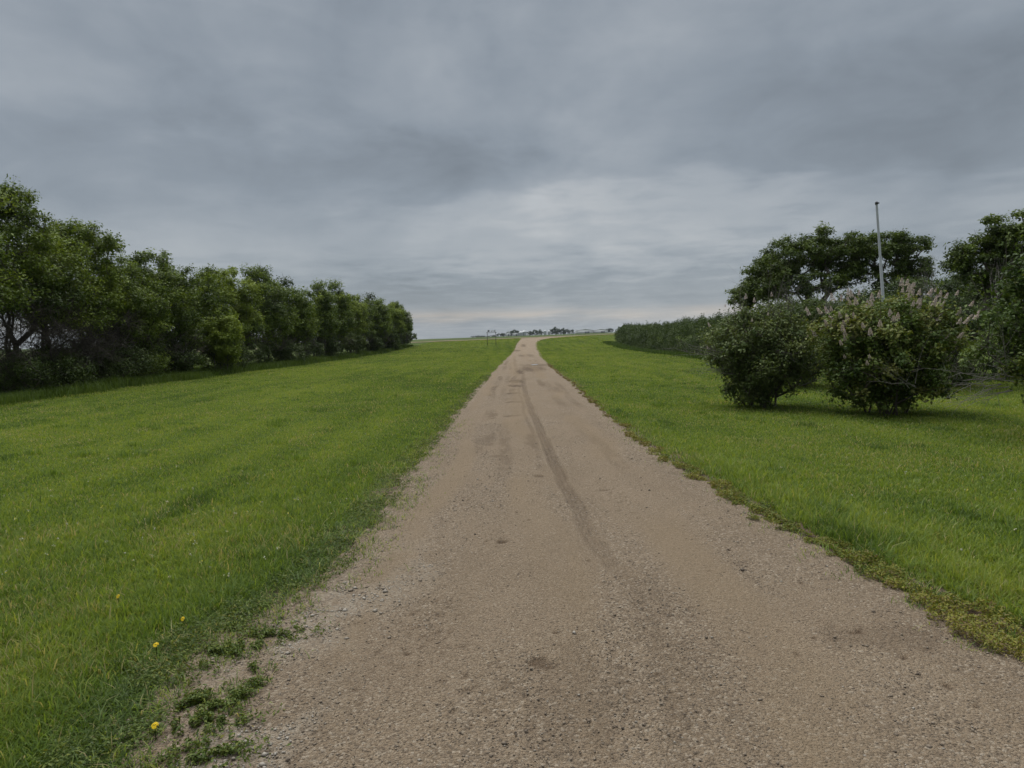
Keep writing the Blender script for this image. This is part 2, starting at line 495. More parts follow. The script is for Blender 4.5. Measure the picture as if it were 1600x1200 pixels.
def road_fields(x, y):
    damp = np.zeros_like(x); silt = np.zeros_like(x)
    tx = np.interp(y, TRACK[:, 0], TRACK[:, 1])
    wob = (fbm(x*0+3, y/0.8, 71, 2)-0.5)*0.05
    d = np.abs(x-tx-wob)
    inten = np.interp(y, [2, 4, 6, 7.5, 25, 34, 40], [0.3, 0.4, 0.55, 1.0, 1.0, 0.5, 0])
    tread = 0.75+0.25*np.cos((x-tx)*2*np.pi/0.055)
    damp = np.maximum(damp, inten*0.6*(1-sstep(0.045, 0.08, d))*tread*(0.7+0.5*fbm(x/0.1, y/0.5, 74, 3)))
    d2 = np.abs(x-tx-wob+0.16+0.02*np.sin(y))
    damp = np.maximum(damp, 0.35*np.interp(y, [8, 11, 20, 30], [0, 1, 1, 0])*(1-sstep(0.02, 0.05, d2)))
    # fainter parallel wheel marks
    for off, y0, y1, st, wd in ((-0.95, 9, 60, 0.65, 0.13), (-0.62, 6, 50, 0.35, 0.12), (0.75, 6, 70, 0.35, 0.14), (-0.35, 12, 70, 0.6, 0.13), (1.1, 10, 60, 0.38, 0.12)):
        cx = tx + off*np.interp(y, [0, 40, 80], [1, 1, 0.7]) + (fbm(x*0+off, y/3, 72, 2)-0.5)*0.18
        k = (0.35+0.65*sstep(0.40, 0.58, fbm(x/0.07, y/0.22, 88, 3)))*sstep(y0, y0+3, y)*(1-sstep(y1-15, y1, y))*sstep(0.3, 0.62, fbm(x*0+1+off, y/2.5, 73, 3))
        damp = np.maximum(damp, st*k*(1-sstep(wd*0.4, wd, np.abs(x-cx))))
    for px, py, a, b, s in DABS_L:
        cx, cy = gp(px, py)
        q = np.sqrt(((x-cx)/a)**2 + ((y-cy)/b)**2) + (fbm(x/0.08, y/0.18, int(px), 3)-0.5)*1.4
        damp = np.maximum(damp, s*(1-sstep(0.55, 1.15, q)))
    # silty packed wheel lanes
    for cx, w in ((0.15, 0.28), (1.25, 0.3), (-0.75, 0.22)):
        xx = cx + (fbm(x*0+cx, y/2.2, 91, 2)-0.5)*0.4
        silt = np.maximum(silt, (1-sstep(w*0.3, w, np.abs(x-xx)))*sstep(0.3, 0.6, fbm(x/0.6, y/2.5, 92, 3)))
    sp = vnoise(x/0.02, y/0.03, 301)*vnoise(x/0.5, y/1.0, 302)
    damp = np.maximum(damp, 0.45*sstep(0.72, 0.80, sp)*(y < 14))
    for px, py in SPOTS:
        cx, cy = gp(px, py)
        damp = np.maximum(damp, 1.0*(1-sstep(0.006, 0.014, np.hypot((x-cx), (y-cy)*0.5))))
    loose = np.clip(sstep(0.35, 0.65, fbm(x/0.5, y/1.3, 95, 4)) - 0.8*silt, 0, 1)
    edge = np.minimum(x-xl(y), xr(y)-x)
    pale = (1-sstep(0.10, 0.55, x-xl(y)-0.45))*sstep(-0.05, 0.35, x-xl(y))*sstep(6.0, 4.6, y)*sstep(0.35, 0.6, fbm(x/0.2, y/0.3, 97, 3))
    pale = np.maximum(pale, 0.5*(1-sstep(0.0, 0.5, xr(y)-x))*sstep(9, 6, y)*0 )
    loose = np.maximum(loose, 1-sstep(0.05, 0.5, edge))
    return damp, silt, loose, pale, d, inten


DABS_L = [(785, 851, .045, .05, 1.0), (835, 1045, .06, .05, .8), (858, 1051, .05, .04, .85), (845, 1038, .02, .03, .8), (840, 748, .06, .08, .7), (780, 860, .05, .03, .3),
          (765, 690, .10, .7, .38), (830, 690, .11, .8, .42), (770, 650, .1, .8, .45), (1340, 993, .06, .03, .8),
          (806, 597, .28, 1.0, .9), (806, 604, .30, .6, .9), (803, 616, .22, .3, .75), (804, 630, .22, .25, .7), (800, 652, .2, .2, .6),
          (832, 577, .7, 3.2, .75), (838, 571, .9, 2.0, .6), (812, 582, .2, 2.5, .8), (795, 1078, .03, .02, .5), (1410, 1060, .012, .012, 1), (1252, 915, .02, .02, .8),
          (808, 549, .5, 3, .75), (818, 545, .4, 6, .7), (815, 556, .35, 4, .6), (828, 556, .4, 5, .5), (870, 610, .15, 1.2, .4), (845, 600, .12, 2., .5),
          (695, 660, .05, .1, .7), (1000, 665, .4, 1.0, .3), (940, 620, .5, 1.6, .25), (775, 716, .12, .1, .35), (945, 770, .05, .05, .5),
          (1065, 1055, .18, .5, .15), (1020, 940, .15, .5, .15), (1400, 1000, .35, .2, .3), (900, 1100, .25, .5, .25)]


SPOTS = [(1343, 990), (1365, 992), (1450, 1082), (1480, 1078), (1523, 1106), (1231, 1023), (1246, 1030), (1411, 1032), (1068, 826), (1089, 828), (1140, 864), (1085, 762), (1110, 898), (1215, 992), (1270, 1003),
         (765, 748), (706, 755), (750, 754), (720, 742), (729, 785), (780, 798), (808, 805), (826, 818), (797, 797), (927, 792), (909, 943), (870, 996), (965, 880), (716, 948), (920, 883), (690, 858), (760, 850), (1025, 1060), (600, 900), (560, 980), (640, 1030)]


def build_road():
    ys = np.concatenate([np.arange(0.6, 14, 0.03), np.arange(14, 40, 0.08), np.arange(40, 80, 0.25), np.arange(80, 140, 0.6)])
    us = np.linspace(0, 1, 150)
    Y, U = np.meshgrid(ys, us, indexing='ij')
    jl = (fbm(Y*0+1, Y/0.45, 61, 4)-0.5)*0.22 + (fbm(Y*0+2, Y/3, 63, 2)-0.5)*0.16
    jr = (fbm(Y*0+5, Y/0.45, 62, 4)-0.5)*0.18
    A = xl(Y)+0.0+jl - 0.02
    B = xr(Y)+jr + 0.10
    X = A+(B-A)*U
    damp, silt, loose, pale, d, inten = road_fields(X.ravel(), Y.ravel())
    x, y = X.ravel(), Y.ravel()
    z = terrain(x, y) + 0.012 - 0.012*inten*(1-sstep(0.04, 0.09, d)) + 0.008*inten*np.exp(-((d-0.10)/0.025)**2)
    u = U.ravel()
    z = z + 0.02*np.sin(np.pi*u) + (fbm(x/0.15, y/0.15, 99, 3)-0.5)*0.012*loose - 0.016*damp*(1-silt)
    z = z - 0.03*((u < 0.004) | (u > 0.996))
    nx, ny = len(us), len(ys)
    i = np.arange(ny-1)[:, None]*nx + np.arange(nx-1)[None, :]
    f = np.stack([i, i+1, i+1+nx, i+nx], -1).reshape(-1, 4)
    mesh_obj('gravel_driveway', np.stack([x, y, z], 1), [f], M_ROAD, attrs=dict(damp=damp, silt=silt, loose=loose, pale=pale), smooth=True)['kind'] = 'structure'
    # the crossing grid road, a little higher
    xs = np.concatenate([np.arange(-400, -30, 10), np.arange(-30, 60, 0.8), np.arange(60, 400, 10)])
    vs = np.linspace(0, 1, 9)
    X, V = np.meshgrid(xs, vs, indexing='ij')
    yc0 = 141.0 + 0.03*X + 0.0
    Y = yc0 + V*4.5
    x, y = X.ravel(), Y.ravel()
    z = terrain(x, y) + 0.05 + 0.06*np.sin(np.pi*V.ravel())
    nx, ny = len(vs), len(xs)
    i = np.arange(ny-1)[:, None]*nx + np.arange(nx-1)[None, :]
    f = np.stack([i, i+nx, i+1+nx, i+1], -1).reshape(-1, 4)
    o = x*0
    mesh_obj('grid_road', np.stack([x, y, z], 1), [f], M_ROAD, attrs=dict(damp=o, silt=o+0.6, loose=o+0.3, pale=o+0.25), smooth=True)['kind'] = 'structure'


build_road()


def pebbles():
    r = rs(4)
    n = 60000
    y = 2.2*np.exp(r.rand(n)*math.log(13/2.2))
    x = xl(y) - 0.1 + r.rand(n)*(xr(y)-xl(y)+0.25)
    damp, silt, loose, pale, d, _ = road_fields(x, y)
    keep = r.rand(n) < np.clip(0.12+0.75*loose+0.8*pale-0.4*silt, 0.05, 1)
    x, y, pale = x[keep], y[keep], pale[keep]
    n = len(x)
    s = 0.0022*np.exp(r.randn(n)*0.42)*(1+0.06*y)*(1+0.4*pale)
    s = np.clip(s*(1+0.5*pale*r.rand(n)), 0.0015, 0.016)
    big = r.rand(n) < 0.006
    s[big] *= 1.9
    base = np.array([(1, 0, 0), (-1, 0, 0), (0, 1, 0), (0, -1, 0), (0, 0, 1), (0, 0, -0.6), (.65, .65, .45), (-.65, .6, .5)])[:6]
    tri = np.array([(0, 2, 4), (2, 1, 4), (1, 3, 4), (3, 0, 4), (2, 0, 5), (1, 2, 5), (3, 1, 5), (0, 3, 5)])
    a = r.rand(n)*6.283
    v = base[None]*(0.65+0.7*r.rand(n, 6, 1))
    v = v*np.stack([1+0.6*r.rand(n), 0.8+0.4*r.rand(n), 0.55+0.3*r.rand(n)], 1)[:, None]*s[:, None, None]
    c, t = np.cos(a)[:, None], np.sin(a)[:, None]
    X = v[..., 0]*c - v[..., 1]*t; Y = v[..., 0]*t + v[..., 1]*c
    u = (x-xl(y))/(xr(y)-xl(y))
    z = terrain(x, y)+0.012+0.02*np.sin(np.pi*np.clip(u, 0, 1))+s*0.3
    V = np.stack([X+x[:, None], Y+y[:, None], v[..., 2]+z[:, None]], -1).reshape(-1, 3)
    F = (tri[None]+np.arange(n)[:, None, None]*6).reshape(-1, 3)
    tint = np.repeat(np.clip(0.45+0.27*r.randn(n)+0.5*pale, 0, 1), 6)
    tag(mesh_obj('loose_gravel', V, [F], M_PEBBLE, attrs=dict(tint=tint)), 'loose tan and grey pebbles strewn over the gravel drive', 'gravel', kind='stuff')


pebbles()


# ------------------------------------------------------------------ grass
def blades(x, y, h, w, tint, r, lean=0.45, z=None, az=None):
    n = len(x)
    z0 = (terrain(x, y) if z is None else z) - 0.006
    a = r.rand(n)*6.283 if az is None else az
    face = a + (r.rand(n)-0.5)*1.4
    ln = lean*(0.3+r.rand(n))*h
    wx, wy = np.cos(face+1.57)*w*0.5, np.sin(face+1.57)*w*0.5
    lx, ly = np.cos(a)*ln, np.sin(a)*ln
    V = np.empty((n, 5, 3))
    V[:, 0] = np.stack([x-wx, y-wy, z0], 1); V[:, 1] = np.stack([x+wx, y+wy, z0], 1)
    mx, my, mz = x+lx*0.35, y+ly*0.35, z0+h*0.58
    V[:, 2] = np.stack([mx+wx*0.8, my+wy*0.8, mz], 1); V[:, 3] = np.stack([mx-wx*0.8, my-wy*0.8, mz], 1)
    V[:, 4] = np.stack([x+lx, y+ly, z0+h*np.clip(1-0.35*lean*r.rand(n), 0.4, 1)], 1)
    b = np.arange(n)[:, None]*5
    return V.reshape(-1, 3), b+np.array([[0, 1, 2, 3]]), b+np.array([[3, 2, 4]]), np.repeat(tint, 5)


def sample_wedge(r, n, y0, y1, pw, side=0.80, pad=1.5):
    """points with density ~ y^-pw inside the view wedge"""
    # per-strip area grows with y, so pdf(y) ~ width(y) * y^-pw
    ys = np.linspace(y0, y1, 2000)
    width = np.minimum(side*ys+pad, 15.0)*2
    pdf = width*ys**(-pw); cdf = np.cumsum(pdf); cdf /= cdf[-1]
    y = np.interp(r.rand(n), cdf, ys)
    wd = np.minimum(side*y+pad, 15.0)
    x = (r.rand(n)*2-1)*wd
    x = np.where((y > 100) & (r.rand(n) < 0.4), x+(y > 100)*18*r.rand(n), x)
    return x, y


def build_lawn():
    r = rs(12)
    x, y = sample_wedge(r, 1700000, 1.6, 139, 1.75)
    jl = (fbm(x*0+1, y/0.45, 61, 4)-0.5)*0.22 + (fbm(x*0+2, y/3, 63, 2)-0.5)*0.16
    n1 = (fbm(x/0.25, y/0.35, 201, 3)-0.5)
    left = (x < xl(y)+jl+0.02+n1*0.30) & (x > -15.6+n1)
    # thin soil strip close to the camera on the left
    right = (x > xrl(y)-0.10+n1*0.30) & ((x < 14.6) | (y > 103))
    keep = left | right
    # bare spots
    keep &= ~((fbm(x/0.22, y/0.3, 210, 3) > 0.70) & (r.rand(len(x)) < 0.6))
    x, y = x[keep], y[keep]
    t = lawn_tone(x, y)
    edge = np.where(x < 0, xl(y)-x, x-xrl(y))
    dist = np.sqrt(x*x+y*y)
    n = len(x)
    tuft = 0.5*sstep(0.70, 0.82, fbm(x/0.55+9, y/0.8+4, 44, 2))
    clump = fbm(x/0.13, y/0.13, 220, 2)
    h = (0.032+0.055*r.rand(n)**1.3)*(0.65+0.8*clump)*(1+0.55*tuft)
    mow = sstep(0.55, 0.3, fbm(x/2.5, y/4, 230, 3))
    h = h*(0.75+0.4*mow)
    lush = np.where(x > 0, np.exp(-((edge-0.25)/0.28)**2)*sstep(16, 9, y), 0.55*np.exp(-((edge-0.9)/0.5)**2)*sstep(9, 6, y))
    h = h*(1+0.45*lush)
    trampled = np.where(x < 0, sstep(0.45, 0.1, edge)*sstep(10, 7, y), 0)
    h = h*(1-0.5*trampled)
    h = h*(1-0.30*sstep(5, 14, dist))*(1+0.006*np.clip(dist-6, 0, 80))
    h = h*(1+0.9*(r.rand(n) < 0.05)*(dist < 9))
    w = (0.0035+0.002*r.rand(n))*(1+0.16*np.clip(dist-3, 0, 200)**0.98)
    tint = 0.27+0.50*t+0.15*r.randn(n) + 0.10*lush - 0.18*trampled - 0.22*tuft
    dead = (r.rand(n) < 0.04+0.16*sstep(0.52, 0.72, fbm(x/0.7, y/0.7, 240, 3)))
    tint[dead] = 0.9+0.1*r.rand(dead.sum())
    tint[~dead] = np.clip(tint[~dead], 0.02, 0.86)
    lean = 0.75+0.8*trampled
    V, q, tr, tt = blades(x, y, h, w, tint, r, lean)
    tag(mesh_obj('lawn_grass', V, [q, tr], M_BLADE, attrs=dict(tint=tt)), 'mown green lawn grass on both sides of the gravel drive', 'grass', kind='stuff')
    print('lawn blades', n)
    # the longer, darker tufts the mower missed
    xs, ys, hs, ws, ts = [], [], [], [], []
    spots = [(228, 815, 9), (320, 766, 5), (350, 754, 6), (230, 708, 5), (430, 665, 5), (90, 668, 5)]
    spots += [(1050, 612, 6), (1020, 605, 5), (990, 598, 5), (1085, 600, 5), (1000, 585, 4), (960, 580, 4), (1035, 590, 5), (1075, 625, 7), (1100, 648, 6), (1010, 622, 5), (1130, 610, 5)]
    for i in range(60):
        if r.rand() < 0.5: spots.append((r.uniform(20, 640), r.uniform(600, 800), r.uniform(3, 6)))
        else: spots.append((r.uniform(900, 1250), r.uniform(558, 660), r.uniform(3, 6)))
    for px, py, sz in spots:
        cx, cy = gp(px, py)
        if cx < 0 and (cx > xl(cy)-0.8 or cx < -14.5): continue
        if cx > 0 and (cx < xrl(cy)+0.6 or cx > 12.5): continue
        k = int(14+sz*7); dd = math.hypot(cx, cy)
        rr = 0.028*sz*r.rand(k)**0.8; a = r.rand(k)*6.283
        xs.append(cx+rr*np.cos(a)*1.3); ys.append(cy+rr*np.sin(a))
        hs.append((0.05+0.07*r.rand(k))*(1+0.06*sz*0.3)); ws.append(np.full(k, 0.006*(1+0.1*dd))); ts.append(0.2+0.4*r.rand(k))
    V, q, tr, tt = blades(np.concatenate(xs), np.concatenate(ys), np.concatenate(hs), np.concatenate(ws), np.concatenate(ts), r, 0.7)
    tag(mesh_obj('unmown_grass_tufts', V, [q, tr], M_BLADE, attrs=dict(tint=tt)), 'darker longer grass tufts scattered over the mown lawn', 'grass tufts', kind='stuff')


build_lawn()


def build_tall_grass():
    r = rs(77)
    n = 95000
    y = 15+98*r.rand(n)**1.25
    x = -15.1 - 0.0*y + r.randn(n)*0.45 + (fbm(y*0+2, y/2.5, 300, 3)-0.5)*1.3 - 0.018*(y-15)
    m2 = r.rand(n) < 0.35
    x[m2] = -15.5-4.5*r.rand(m2.sum())
    k = fbm(x/0.8, y/1.5, 301, 3)
    h = (0.16+0.32*r.rand(n))*(0.35+1.1*k)
    w = 0.008*(1+0.05*y)
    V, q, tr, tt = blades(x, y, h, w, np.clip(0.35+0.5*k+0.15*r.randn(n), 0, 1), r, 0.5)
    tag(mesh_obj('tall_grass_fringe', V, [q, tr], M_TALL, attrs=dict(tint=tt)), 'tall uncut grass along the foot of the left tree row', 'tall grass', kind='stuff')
    n = 16000
    y = 20+84*r.rand(n)
    x = np.interp(y, [20, 48, 104], [14.4, 13.2, 15.0]) - 0.9 + r.randn(n)*0.4
    h = 0.1+0.22*r.rand(n)
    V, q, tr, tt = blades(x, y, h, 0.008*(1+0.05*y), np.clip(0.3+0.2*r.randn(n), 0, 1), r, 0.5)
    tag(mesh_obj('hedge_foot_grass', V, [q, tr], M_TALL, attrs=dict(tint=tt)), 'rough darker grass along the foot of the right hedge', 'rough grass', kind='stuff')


build_tall_grass()


def leaf_quads(P, nrm, L, wfrac, r, tint):
    """rhombic leaves at P with normals nrm"""
    n = len(P)
    t = r.randn(n, 3)
    t -= (t*nrm).sum(1, keepdims=True)*nrm
    t /= np.linalg.norm(t, axis=1, keepdims=True)+1e-9
    b = np.cross(nrm, t)
    L = np.broadcast_to(L, (n,))[:, None]
    V = np.empty((n, 4, 3))
    V[:, 0] = P-t*L*0.5
    V[:, 1] = P-b*L*wfrac*0.5+nrm*L*0.08
    V[:, 2] = P+t*L*0.5-nrm*L*0.10
    V[:, 3] = P+b*L*wfrac*0.5+nrm*L*0.08
    return V.reshape(-1, 3), (np.arange(n)[:, None]*4+np.array([[0, 1, 2, 3]])), np.repeat(tint, 4)


def build_weeds():
    r = rs(55)
    # right-hand strip of knotweed, yellow-green with brown gaps
    n = 90000
    y = 2.7*np.exp(r.rand(n)**1.1*math.log(42/2.7))
    t = r.rand(n)
    a, b = xr(y)-0.07, xrl(y)-0.04
    x = a+(b-a)*t+(fbm(y*0+4, y/0.35, 410, 3)-0.5)*0.30
    nz = fbm(x/0.11, y/0.16, 401, 4)
    cover_ = lambda yy: np.interp(yy, [2, 4, 7, 10, 14, 40], [0.62, 0.60, 0.52, 0.44, 0.38, 0.38])
    cover = np.interp(y, [2, 4, 7, 10, 14, 40], [0.62, 0.60, 0.52, 0.44, 0.38, 0.38])
    wide = np.sin(np.pi*np.clip(t, 0, 1))
    keep = (nz < cover*(0.45+0.8*wide)) & (t < 0.92)
    x, y, nz = x[keep], y[keep], nz[keep]
    n = len(x)
    h = 0.006+0.075*r.rand(n)*np.clip(cover_(y)-nz+0.12, 0, 0.5)*2
    L = (0.010+0.012*r.rand(n))*(1+0.05*y)
    tint = 0.60+0.8*(fbm(x/0.25, y/0.35, 402, 3)-0.5)+0.18*r.randn(n)
    tint = tint + 0.35*sstep(9, 14, y)
    far = r.rand(n) < 0.12
    tint[far] = 0.95
    tint = np.clip(tint, 0, 1)
    nr = r.randn(n, 3)*0.6+np.array([0, 0, 1]); nr /= np.linalg.norm(nr, axis=1, keepdims=True)
    V1, F1, T1 = leaf_quads(np.stack([x, y, terrain(x, y)+0.012+h], 1), nr, L, 0.42, r, tint)
    # left bare strip patches
    PV, PF, PT, off = [V1], [F1], [T1], len(V1)
    patches = [(418, 1002, .20, .10, 3200), (365, 1022, .13, .08, 1800), (330, 1030, .08, .05, 900), (335, 1108, .12, .09, 1900), (328, 1140, .15, .06, 2200), (300, 1105, .10, .07, 1300),
               (318, 1188, .16, .08, 2400), (405, 1053, .06, .03, 500), (375, 1096, .06, .04, 500), (475, 1012, .05, .02, 250), (400, 1077, .05, .03, 300), (300, 1060, .10, .08, 900), (265, 1150, .09, .05, 500), (370, 985, .08, .06, 600)]
    for px, py, sx, sy, k in patches:
        cx, cy = gp(px, py)
        x = cx+r.randn(k)*sx*0.62; y = cy+r.randn(k)*sy*0.62 + (x-cx)*0.15
        nz = fbm(x/0.05, y/0.05, 405, 2)
        kk = nz > 0.50
        x, y = x[kk], y[kk]; k = len(x)
        nr = r.randn(k, 3)*0.55+np.array([0, 0, 1]); nr /= np.linalg.norm(nr, axis=1, keepdims=True)
        V, F, T = leaf_quads(np.stack([x, y, terrain(x, y)+0.015+0.04*r.rand(k)], 1), nr, 0.012+0.013*r.rand(k), 0.4, r, np.clip(0.28+0.16*r.randn(k), 0, 1))
        PV.append(V); PF.append(F+off); PT.append(T); off += len(V)
    # fringe along the left edge
    k = 26000
    y = 2.4*np.exp(r.rand(k)*math.log(30/2.4))
    x = xl(y)+(r.rand(k)-0.72)*0.42
    kk = fbm(x/0.13, y/0.22, 406, 3) > 0.50
    x, y = x[kk], y[kk]; k = len(x)
    nr = r.randn(k, 3)*0.6+np.array([0, 0, 1]); nr /= np.linalg.norm(nr, axis=1, keepdims=True)
    V, F, T = leaf_quads(np.stack([x, y, terrain(x, y)+0.01+0.045*r.rand(k)], 1), nr, (0.012+0.012*r.rand(k))*(1+0.05*y), 0.35, r, np.clip(0.26+0.18*r.randn(k), 0, 1))
    PV.append(V); PF.append(F+off); PT.append(T)
    tag(mesh_obj('roadside_weeds', np.concatenate(PV), [np.concatenate(PF)], M_WEED, attrs=dict(tint=np.concatenate(PT))),
        'low creeping weeds, yellow-green on the right drive edge and green on the left', 'weeds', kind='stuff')
    # sparse grass blades lying in the weeds and the bare strip
    k = 22000
    y = 2.4*np.exp(r.rand(k)*math.log(14/2.4))
    s = r.rand(k) < 0.4
    x = np.where(s, xl(y)+0.10+r.randn(k)*0.16, xr(y)+0.22+r.randn(k)*0.16)
    kk = fbm(x/0.12, y/0.16, 407, 3) > 0.52
    x, y = x[kk], y[kk]; k = len(x)
    V, q, tr, tt = blades(x, y, 0.02+0.05*r.rand(k), np.full(k, 0.005), np.clip(0.45+0.35*r.randn(k), 0, 1), r, 1.3)
    V[:, 2] += 0.012
    tag(mesh_obj('stray_grass', V, [q, tr], M_BLADE, attrs=dict(tint=tt)), 'stray grass blades on the bare soil at the drive edges', 'grass', kind='stuff')


build_weeds()


# ------------------------------------------------------------------ woody plants
def tubes(P0, P1, r0, r1, k=5):
    d = P1-P0; L = np.linalg.norm(d, axis=1, keepdims=True)+1e-9; d = d/L
    ref = np.where(np.abs(d[:, 2:3]) > 0.9, np.array([[1., 0, 0]]), np.array([[0, 0, 1.]]))
    a = np.cross(d, ref); a /= np.linalg.norm(a, axis=1, keepdims=True)
    b = np.cross(d, a)
    th = np.arange(k)*2*np.pi/k
    ring = a[:, None]*np.cos(th)[None, :, None]+b[:, None]*np.sin(th)[None, :, None]
    V = np.concatenate([P0[:, None]+ring*r0[:, None, None], P1[:, None]+ring*r1[:, None, None]], 1)
    n = len(P0)
    j = np.arange(k); q = np.stack([j, (j+1) % k, (j+1) % k+k, j+k], 1)
    F = (q[None]+(np.arange(n)*2*k)[:, None, None]).reshape(-1, 4)
    return V.reshape(-1, 3), F


def grow(r, starts, targets, step=0.3, wig=0.12, rtip=0.006, expo=0.48, rmax=0.2):
    """grow a skeleton from start polylines to every target point"""
    pos, par = [], []
    for line in starts:
        last = -1
        for p in line:
            pos.append(np.array(p, float)); par.append(last); last = len(pos)-1
    base = np.mean([l[0] for l in starts], 0)
    order = np.argsort([np.linalg.norm(t-base) for t in targets])
    tips = []
    for oi in order:
        t = targets[oi]
        A = np.array(pos)
        d = np.linalg.norm(A-t, axis=1)
        pen = np.clip(A[:, 2]-(t[2]-0.45*d), 0, None)*1.6
        hd = np.linalg.norm((A-base)[:, :2], axis=1)
        ht = np.linalg.norm((t-base)[:2])
        pen += np.clip(hd-ht, 0, None)*0.8
        j = int(np.argmin(d+pen)); p0 = A[j]
        n = max(1, int(np.linalg.norm(t-p0)/step))
        last = j
        side = r.randn(3)*wig*np.linalg.norm(t-p0)
        for s in range(1, n+1):
            f = s/n
            p = p0+(t-p0)*f+side*math.sin(math.pi*f)+np.array([0, 0, -0.10*np.linalg.norm(t-p0)*math.sin(math.pi*f)])
            if s < n: p = p+r.randn(3)*0.03
            pos.append(p); par.append(last); last = len(pos)-1
        tips.append(last)
    pos = np.array(pos); par = np.array(par)
    w = np.zeros(len(pos)); w[tips] = 1
    for i in range(len(pos)-1, -1, -1):
        if par[i] >= 0: w[par[i]] += w[i]
    rad = np.minimum(rtip*np.maximum(w, 0.6)**expo, rmax)
    return pos, par, rad


def twigs_of(r, centers, radii, per, up=0.3, thin=0.0035, bits=3):
    """fine forking twigs around clump centres"""
    P0, P1, A, B = [], [], [], []
    for c, R in zip(centers, radii):
        n = per
        d = r.randn(n, 3); d[:, 2] += up; d /= np.linalg.norm(d, axis=1, keepdims=True)
        e = c+d*R*(0.5+0.7*r.rand(n, 1))
        m = (c+e)/2+r.randn(n, 3)*R*0.1
        P0 += [np.repeat(c[None], n, 0), m]; P1 += [m, e]
        A += [np.full(n, thin*1.6), np.full(n, thin*1.1)]; B += [np.full(n, thin*1.1), np.full(n, thin*0.6)]
        for _ in range(bits-1):
            d2 = d+r.randn(n, 3)*0.6
            e2 = m+d2*R*0.45*r.rand(n, 1)
            P0.append(m); P1.append(e2); A.append(np.full(n, thin)); B.append(np.full(n, thin*0.5))
    return np.concatenate(P0), np.concatenate(P1), np.concatenate(A), np.concatenate(B)


def ell_points(r, ells, n, shell=0.55, mind=0.0):
    """points inside a union of ellipsoids (cx,cy,cz,rx,ry,rz), biased to the outside"""
    vol = np.array([e[3]*e[4]*e[5] for e in ells])**(2/3); vol /= vol.sum()
    out = []
    tries = 0
    while len(out) < n and tries < n*60:
        tries += 1
        e = ells[r.choice(len(ells), p=vol)]
        d = r.randn(3); d /= np.linalg.norm(d)
        p = np.array(e[:3])+d*np.array(e[3:])*(shell+(1-shell)*r.rand()**0.7)
        if p[2] < 0.12: continue
        if mind and out and np.min(np.linalg.norm(np.array(out)-p, axis=1)) < mind: continue
        out.append(p)
    return np.array(out)


def clump_leaves(r, centers, radii, per, L, wfrac, tint0, tsd, flat=0.75, center=None):
    P, T, Nn = [], [], []
    tot = (radii**2).sum()
    for c, R in zip(centers, radii):
        n = max(4, int(per*R*R/tot))
        d = r.randn(n, 3); d /= np.linalg.norm(d, axis=1, keepdims=True)
        rr = r.rand(n, 1)**0.45
        lump = 1+0.35*np.sin(d[:, :1]*5+c[0]*7)+0.25*np.sin(d[:, 1:2]*6+c[1]*5)
        p = c+d*rr*R*lump*np.array([1, 1, flat])
        P.append(p)
        t0 = tint0+r.randn()*tsd
        T.append(t0+r.randn(n)*0.13)
        nn = d*0.6+r.randn(n, 3)*0.55+np.array([0, 0, 0.75])
        Nn.append(nn)
    P = np.concatenate(P); T = np.clip(np.concatenate(T), 0, 1); Nn = np.concatenate(Nn)
    Nn /= np.linalg.norm(Nn, axis=1, keepdims=True)
    k = P[:, 2] > 0.03
    P, T, Nn = P[k], T[k], Nn[k]
    L = L*(0.65+0.7*r.rand(len(P)))
    return leaf_quads(P, Nn, L, wfrac, r, T)


def woody(name, root, r, ells, starts, nclump, crad, nleaf, L, wfrac, mat, barkm, tint=0.45, tsd=0.16, rtip=0.008,
          bare=None, nbare=0, bare_mat=None, twigper=4, mind=0.0, shell=0.5, rmax=0.15, bare_r=0.5, wig=0.12, flat=0.75, expo=0.48, bare_per=9, twigthin=0.0035, extra=None):
    cs = ell_points(r, ells, nclump, shell, mind)
    rad = crad*(0.6+0.75*r.rand(len(cs)))
    pos, par, rd = grow(r, starts, cs, rtip=rtip, rmax=rmax, wig=wig, expo=expo)
    k = par >= 0
    i = np.where(k)[0]; pj = par[i]
    big = rd[i] > 0.03
    V1, F1 = tubes(pos[pj[big]], pos[i[big]], rd[pj[big]], rd[i[big]], 8)
    sm = ~big
    V2, F2 = tubes(pos[pj[sm]], pos[i[sm]], rd[pj[sm]], rd[i[sm]], 4)
    a, b, ra, rb = twigs_of(r, cs, rad, twigper, thin=twigthin)
    if extra:
        e = extra(cs, rad)
        a, b, ra, rb = [np.concatenate([u, v]) for u, v in zip((a, b, ra, rb), e)]
    V3, F3 = tubes(a, b, ra, rb, 3)
    mesh_obj('trunk', np.concatenate([V1, V2, V3]), [np.concatenate([F1, F2+len(V1), F3+len(V1)+len(V2)])], barkm, root, smooth=True)
    V, F, T = clump_leaves(r, cs, rad, nleaf, L, wfrac, tint, tsd, flat)
    mesh_obj('crown' if name == 'tree' else 'foliage', V, [F], mat, root, attrs=dict(tint=T))
    if nbare:
        bs = ell_points(r, bare, nbare, 0.2)
        br = bare_r*(0.6+0.8*r.rand(len(bs)))
        pos, par, rd = grow(r, starts[:1], bs, rtip=0.006, rmax=0.03, wig=0.2)
        i = np.where(par >= 0)[0]; i = i[i >= len(starts[0])]
        V1, F1 = tubes(pos[par[i]], pos[i], rd[par[i]], rd[i], 4)
        a, b, ra, rb = twigs_of(r, bs, br, bare_per, up=0.0, bits=4, thin=twigthin)
        V3, F3 = tubes(a, b, ra, rb, 3)
        mesh_obj('dead_branches', np.concatenate([V1, V3]), [np.concatenate([F1, F3+len(V1)])], bare_mat or M_DEAD, root, smooth=True)
    return cs, rad


